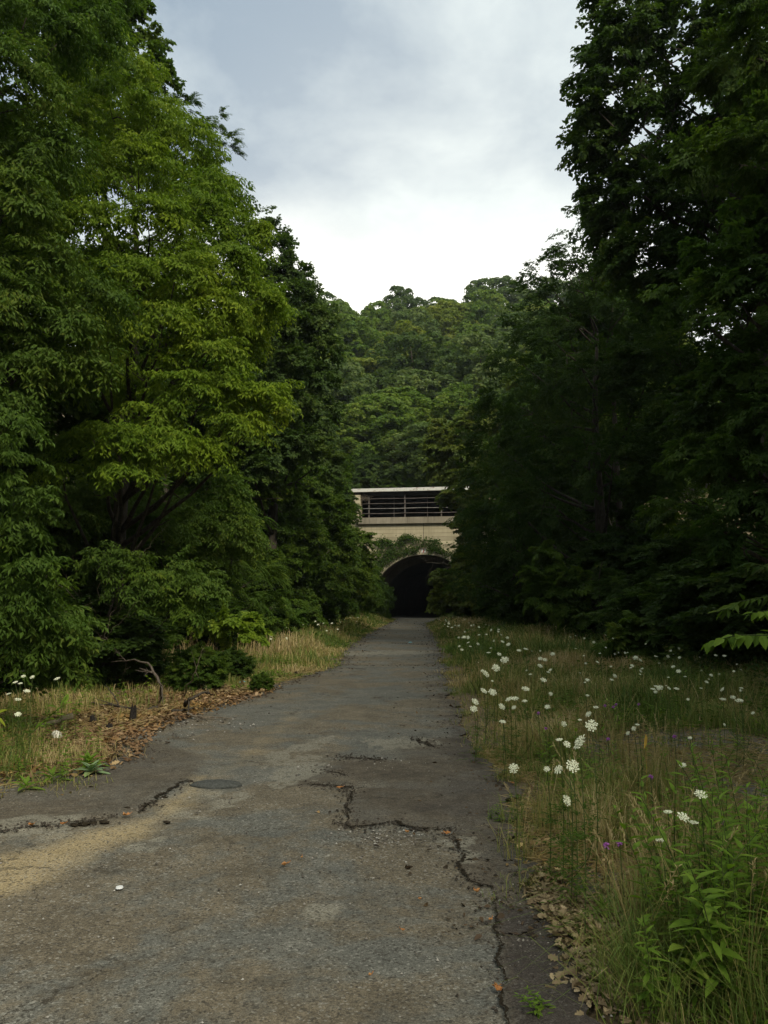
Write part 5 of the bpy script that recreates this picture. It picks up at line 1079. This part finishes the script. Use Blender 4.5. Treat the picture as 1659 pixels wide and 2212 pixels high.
# long grass tufts with seed heads
def tuft(px, py, n_, h, lean, rmean, label, group='grass tussocks on the right verge', spread=.07, wd=.0038, seedhead=0):
    rg_ = np.random.default_rng(int(px*3+py)); n_ = int(n_*.62); rmean = min(.9, rmean+.1); b = G(px, py); P = np.c_[rg_.normal(size=(n_, 2))*spread, np.zeros(n_)-.02]
    V, Q, T, R = blades(P, h*rg_.uniform(.5, 1.1, n_), np.full(n_, wd), np.abs(rg_.normal(lean, .35, n_)), np.clip(rg_.normal(rmean, .15, n_), 0, 1), rg_)
    m = MB(); m.add(V, Q, T, R)
    for _ in range(seedhead):
        a = rg_.uniform(0, 6.28); hh = h*rg_.uniform(1.1, 1.5); e = np.array([math.cos(a)*hh*.35, math.sin(a)*hh*.35, hh]); s = np.linspace(0, 1, 6)[:, None]; Pp = e*s*np.array([1, 1, 1])*np.array([1, 1, 1]); Pp[:, :2] *= s
        m.tube(Pp, .0010, 3, .75); 
        for q in range(16):
            c_ = Pp[4]+(Pp[5]-Pp[4])*q/16; d = unit(rg_.normal(size=3)*.5+unit(e)); m.tube([c_, c_+d*.012, c_+d*.022], [.0006, .0018, .0003], 3, .95)
    o = m.build('grass_tussock', M_GRASS, loc=(b[0], b[1], float(terrain(b[0], b[1])))); tag(o, label, 'grass tussock', group)
for a in [(1380, 2150, 260, .42, .9, .22, 'dark green tussock spilling over the tan leaves at lower right', 3), (1450, 2110, 240, .5, .6, .25, 'green tussock with long arching blades', 4), (1420, 2200, 260, .34, 1.0, .2, 'low green tussock at the bottom rim', 0), (1430, 2040, 200, .45, .6, .35, 'mixed green and straw tussock beside the leaf pile', 4), (1500, 2120, 220, .5, .5, .3, 'dense tussock among the weed stalks', 4), (1280, 1850, 240, .48, .35, .78, 'golden straw-coloured tussock at mid right', 3), (1255, 1810, 200, .42, .35, .72, 'smaller golden tussock above the first', 2), (1400, 1720, 220, .5, .3, .6, 'tall dry tussock in the meadow', 4), (1440, 1700, 200, .5, .3, .55, 'tall half-green tussock in the meadow', 3), (1230, 1700, 180, .4, .4, .4, 'green tussock under the biggest bloom', 2), (1140, 1620, 160, .35, .5, .45, 'tussock by the asphalt edge at mid right', 1), (1580, 1900, 220, .55, .45, .4, 'tussock near the right rim', 5), (1520, 1960, 200, .5, .5, .55, 'straw and green tussock between stalks', 4), (1075, 1955, 90, .09, .9, .25, 'small green tuft in the broken asphalt', 0), (1140, 1930, 120, .16, .7, .35, 'short tuft beside the dark asphalt', 0), (1350, 1980, 120, .3, .7, .6, 'thin dry tuft rising from the leaf pile', 3), (1620, 2200, 220, .5, .6, .25, 'green tussock in the bottom right corner', 3), (1560, 2040, 240, .55, .5, .3, 'broad green tussock among tall stalks', 3)]:
    px, py, n_, h, ln, rm, lab, sh_ = a; tuft(px, py, n_, h, ln, rm, lab, seedhead=sh_)
for a in [(330, 1470, 160, .75, .2, .85, 'tall rust-brown dry stalk clump left of the road'), (400, 1455, 180, .8, .2, .8, 'brown seedy clump behind the crooked branch'), (240, 1460, 140, .7, .2, .9, 'pale dead stalk clump by the dark gap'), (440, 1440, 160, .7, .25, .7, 'brown and green clump at the thicket edge')]:
    px, py, n_, h, ln, rm, lab = a; tuft(px, py, n_, h, ln, rm, lab, 'dry stalk clumps on the left verge', .22, .012, 6)
for a in [(1380, 2120, 150, .5, 1.1, .2, 'long arching green tussock over the tan leaves', 2), (1340, 2190, 130, .35, 1.2, .2, 'low sprawling tussock at the bottom by the dark asphalt', 0), (1000, 1545, 120, .12, .9, .3, 'low green tuft pushing onto the asphalt, upper', 0), (985, 1500, 120, .14, .9, .3, 'low green tuft at the asphalt edge past the upper one', 0), (1040, 1625, 140, .14, 1.0, .35, 'spreading tuft creeping onto the old asphalt', 0), (1100, 1690, 120, .2, .8, .3, 'small green tuft by the lone bloom', 0), (1120, 1780, 120, .25, .6, .35, 'upright green tuft at the asphalt edge', 1), (1130, 1860, 110, .3, .5, .4, 'thin green tuft above the leaf pile', 1), (1185, 1800, 160, .42, .4, .45, 'tall half-green tussock left of the golden one', 2), (1330, 1650, 170, .5, .3, .5, 'slender tussock in the meadow behind the big blooms', 3), (1480, 1850, 170, .55, .3, .45, 'tall slender tussock beside the gravel', 3)]:
    px, py, n_, h, ln, rm, lab, sh_ = a; tuft(px, py, n_, h, ln, rm, lab, seedhead=sh_)
for a in [(160, 1630, 200, .22, .7, .8, 'reddish brown low clump behind the mullein', 0), (110, 1650, 200, .22, .7, .75, 'brown low clump left of the mullein', 0), (60, 1610, 180, .3, .6, .35, 'green tussock near the left rim', 0), (30, 1660, 200, .3, .6, .25, 'lush green tussock at the left rim', 0), (230, 1640, 150, .2, .8, .7, 'brown clump behind the mullein by the asphalt', 0), (90, 1700, 150, .16, .8, .3, 'green clump at the lower left asphalt edge', 0), (150, 1705, 130, .14, .8, .4, 'small clump between rosettes at the lower left', 0)]:
    px, py, n_, h, ln, rm, lab, sh_ = a; tuft(px, py, n_, h, ln, rm, lab, 'low clumps on the left verge', .16, .006, sh_)
# mullein rosettes
def rosette(px, py, r, label, mat='grey', nl=14, asp=.4):
    rg_ = np.random.default_rng(int(px)); c_ = G(px, py); a = np.arange(nl)*2.39996; k = np.linspace(1, .55, nl); P = np.tile([0, 0, .01], (nl, 1))+np.c_[np.zeros((nl, 2)), np.linspace(0, .04, nl)]
    V, T, R = leaves_fine(P, np.c_[np.cos(a), np.sin(a), .15+1.2*np.linspace(0, 1, nl)**1.5], np.c_[-np.cos(a)*.6, -np.sin(a)*.6, np.ones(nl)], r*k, asp, rg_.uniform(.3, .8, nl), .15, .15)
    o = link('mullein_rosette', np_mesh('mullein_rosette', V, T, {'rnd': R}), ML[mat], loc=(c_[0], c_[1], .02)); tag(o, label, 'plant')
rosette(197, 1678, .20, 'pale grey-green mullein rosette at the left asphalt edge'); rosette(192, 1660, .22, 'darker rosette right behind the pale mullein', 'weed', 16, .3)
rosette(112, 1692, .22, 'bright green weed rosette at the lower left', 'weed', 10, .22); rosette(1300, 1985, .10, 'small green rosette in the tan leaf pile', 'weed', 14, .3); rosette(55, 1712, .18, 'flat green weed rosette near the left rim', 'weed', 10, .3)
# yellowing leaves at the left rim
def twigleaf(pix, Yd, label, mat, size, n_, group=None, name='leafy_twig', asp=.32, hang=-.2):
    rg_ = np.random.default_rng(int(pix[0][0]+900)); pts_ = np.array([at(px, py, Yd) for px, py in pix]); b = pts_[0].copy(); root = empty(name, tuple(b)); tag(root, label, 'leafy twig', group)
    s = np.linspace(0, 1, 12); Q = np.stack([np.interp(s, np.linspace(0, 1, len(pts_)), pts_[:, i]) for i in range(3)], 1)-b; m = MB(); m.tube(Q, .008*(1-.7*s), 5); m.build('twig', M_STEM, root)
    k = np.linspace(.15, 1, n_); P = np.stack([np.interp(k, s, Q[:, i]) for i in range(3)], 1); d = unit(Q[-1]-Q[0]); sd_ = np.where(np.arange(n_) % 2 == 0, 1, -1); perp = unit(np.cross(d, [0, 0, 1.0])+[0, 0, .0])
    D = d*.55+perp[None]*sd_[:, None]*rg_.uniform(.2, .9, (n_, 1))+rg_.normal(size=(n_, 3))*.3+np.array([0, 0, hang*1.5]); V, T, R = leaves_fine(P, D, np.tile([0, -.45, 1.0], (n_, 1))+rg_.normal(size=(n_, 3))*.2, np.full(n_, size)*rg_.uniform(.8, 1.15, n_), asp, rg_.random(n_))
    link('leaves', np_mesh('leaves', V, T, {'rnd': R}), ML[mat], root)
twigleaf([(-70, 1620), (-30, 1560), (0, 1540)], 7.0, 'twig with long yellow leaves poking in at the left rim', 'yellow', .16, 6, asp=.3)
twigleaf([(60, 1590), (110, 1545), (140, 1520)], 8.2, 'leaning green sprig with one yellow leaf on the left', 'weed', .17, 12, hang=0)
# leafy branch reaching in from the right rim
TB = 'leafy boughs reaching in from the right rim'
twigleaf([(1760, 1345), (1660, 1372), (1590, 1372), (1530, 1388)], 7.0, 'pale green leafy bough reaching in above the meadow', 'weed', .125, 38, TB, asp=.55, hang=-.35)
twigleaf([(1760, 1300), (1690, 1315), (1620, 1325)], 7.2, 'second leafy bough just above the pale one', 'weed', .12, 30, TB, asp=.5, hang=-.35)
twigleaf([(1720, 1270), (1650, 1290), (1595, 1300), (1560, 1320)], 8.0, 'feathery sumac frond at the right rim', 'mid', .16, 26, TB, asp=.25, hang=-.1)
twigleaf([(1720, 1200), (1660, 1225), (1620, 1215)], 8.0, 'upper dim sumac frond at the right rim', 'dark', .16, 22, TB, asp=.25, hang=-.1)
# sapling and small broad-leaved plants on the right
sap = PB([(1195, 1205, 28, 26, .8), (1170, 1240, 28, 24, .7), (1215, 1250, 28, 34, .6), (1160, 1285, 28, 26, .5), (1200, 1300, 28, 34, .5), (1250, 1270, 28, 30, .6), (1265, 1320, 28, 30, .5), (1185, 1190, 28, 14, .8), (1290, 1330, 28, 24, .4)])
hero('sapling', (6.1, 28), 3.2, sap, 'lobed', .42, 12, 1.5, 'mid', 'young maple sapling standing before the dark right wood', 'sapling', r0=.05, seed=30)
sap = PB([(1390, 1345, 20, 20, .5), (1420, 1365, 20, 28, .4), (1370, 1375, 20, 30, .5), (1400, 1400, 20, 34, .5), (1340, 1400, 20, 26, .5), (1440, 1400, 20, 24, .5)])
hero('sapling', (6.0, 20), 1.0, sap, 'lobed', .34, 16, 1.3, 'mid', 'low broad-leaved plant at the back of the meadow', 'plant', r0=.02, seed=31)
br = PB([(490, 1358, 18, 26, .6), (530, 1362, 18, 22, .5), (455, 1350, 18, 20, .6), (510, 1340, 18, 20, .5)])
hero('shrub', (-4.3, 18), 1.2, br, 'flat', .35, 14, .9, 'bright', 'small bright yellow-green bush at the left thicket foot', 'shrub', r0=.02, seed=32)
br = PB([(560, 1345, 24, 34, .6), (610, 1340, 27, 36, .6), (660, 1330, 31, 36, .6), (500, 1330, 21, 40, .6)])
hero('shrub', (-5.0, 25), 1.4, br, 'lobed', .45, 14, 1.1, 'mid', 'low leafy growth under the ailanthus fronds', 'shrub', r0=.02, seed=33)
# knapweed (purple)
for k, (zx, zy) in enumerate([(925, 447), (911, 459), (870, 452), (1033, 445), (549, 488), (885, 615), (1207, 602), (878, 1130), (942, 1122), (1091, 798), (1450, 1016), (583, 565)]):
    px, py = Z4(zx, zy); p = G(px, py, .5 if zy < 1000 else .42); g = float(terrain(p[0], p[1])); root = empty('knapweed', (p[0], p[1], g)); tag(root, 'small purple knapweed flower in the right meadow' if k not in (7, 8) else ('purple flower low beside the straw tussock' if k == 7 else 'purple flower on the stalk at lower right'), 'wildflower', 'purple flowers in the meadow')
    m = MB(); m.tube([(0, 0, 0), (.01, 0, (p[2]-g)*.5), (0, 0, p[2]-g)], .0025, 4); m.build('stem', M_STEM, root); m = MB()
    for q in range(22):
        d = unit(rgf.normal(size=3)+np.array([0, 0, .8])); m.tube([(0, 0, p[2]-g), np.array([0, 0, p[2]-g])+d*.017], [.002, .003], 3)
    m.build('flower_head', M_PURPLE, root)
# yellow hanging leaf in the meadow
p = G(1395, 1600, .55); m = MB(); m.add([(0, 0, .05), (.012, 0, .02), (.010, .006, -.02), (-.014, 0, -.06), (-.012, 0, -.01)], None, [(0, 1, 4), (1, 2, 4), (2, 3, 4)]); m.tube([(0, 0, .05), (0, .01, -.52)], .0016, 3)
tag(m.build('withered_leaf', simple('leaf_gold', (.50, .32, .06)), loc=tuple(p)), 'single golden withered leaf standing in the meadow', 'leaf')

# ------------------------------------------------------------------ thin summer haze in the air
bm = bmesh.new(); bmesh.ops.create_cube(bm, size=1)
for v in bm.verts: v.co = Vector((v.co.x*1500, 100+v.co.y*1700, -2+(v.co.z+.5)*150))
me = bpy.data.meshes.new('haze'); bm.to_mesh(me); bm.free(); t = NT('haze_air'); q = t.n('ShaderNodeVolumePrincipled'); q.inputs['Color'].default_value = (.80, .86, .92, 1); q.inputs['Density'].default_value = .00022; q.inputs['Anisotropy'].default_value = .2
t.l(q.outputs[0], t.out.inputs['Volume']); tag(link('haze', me, t.m), kind='stuff')
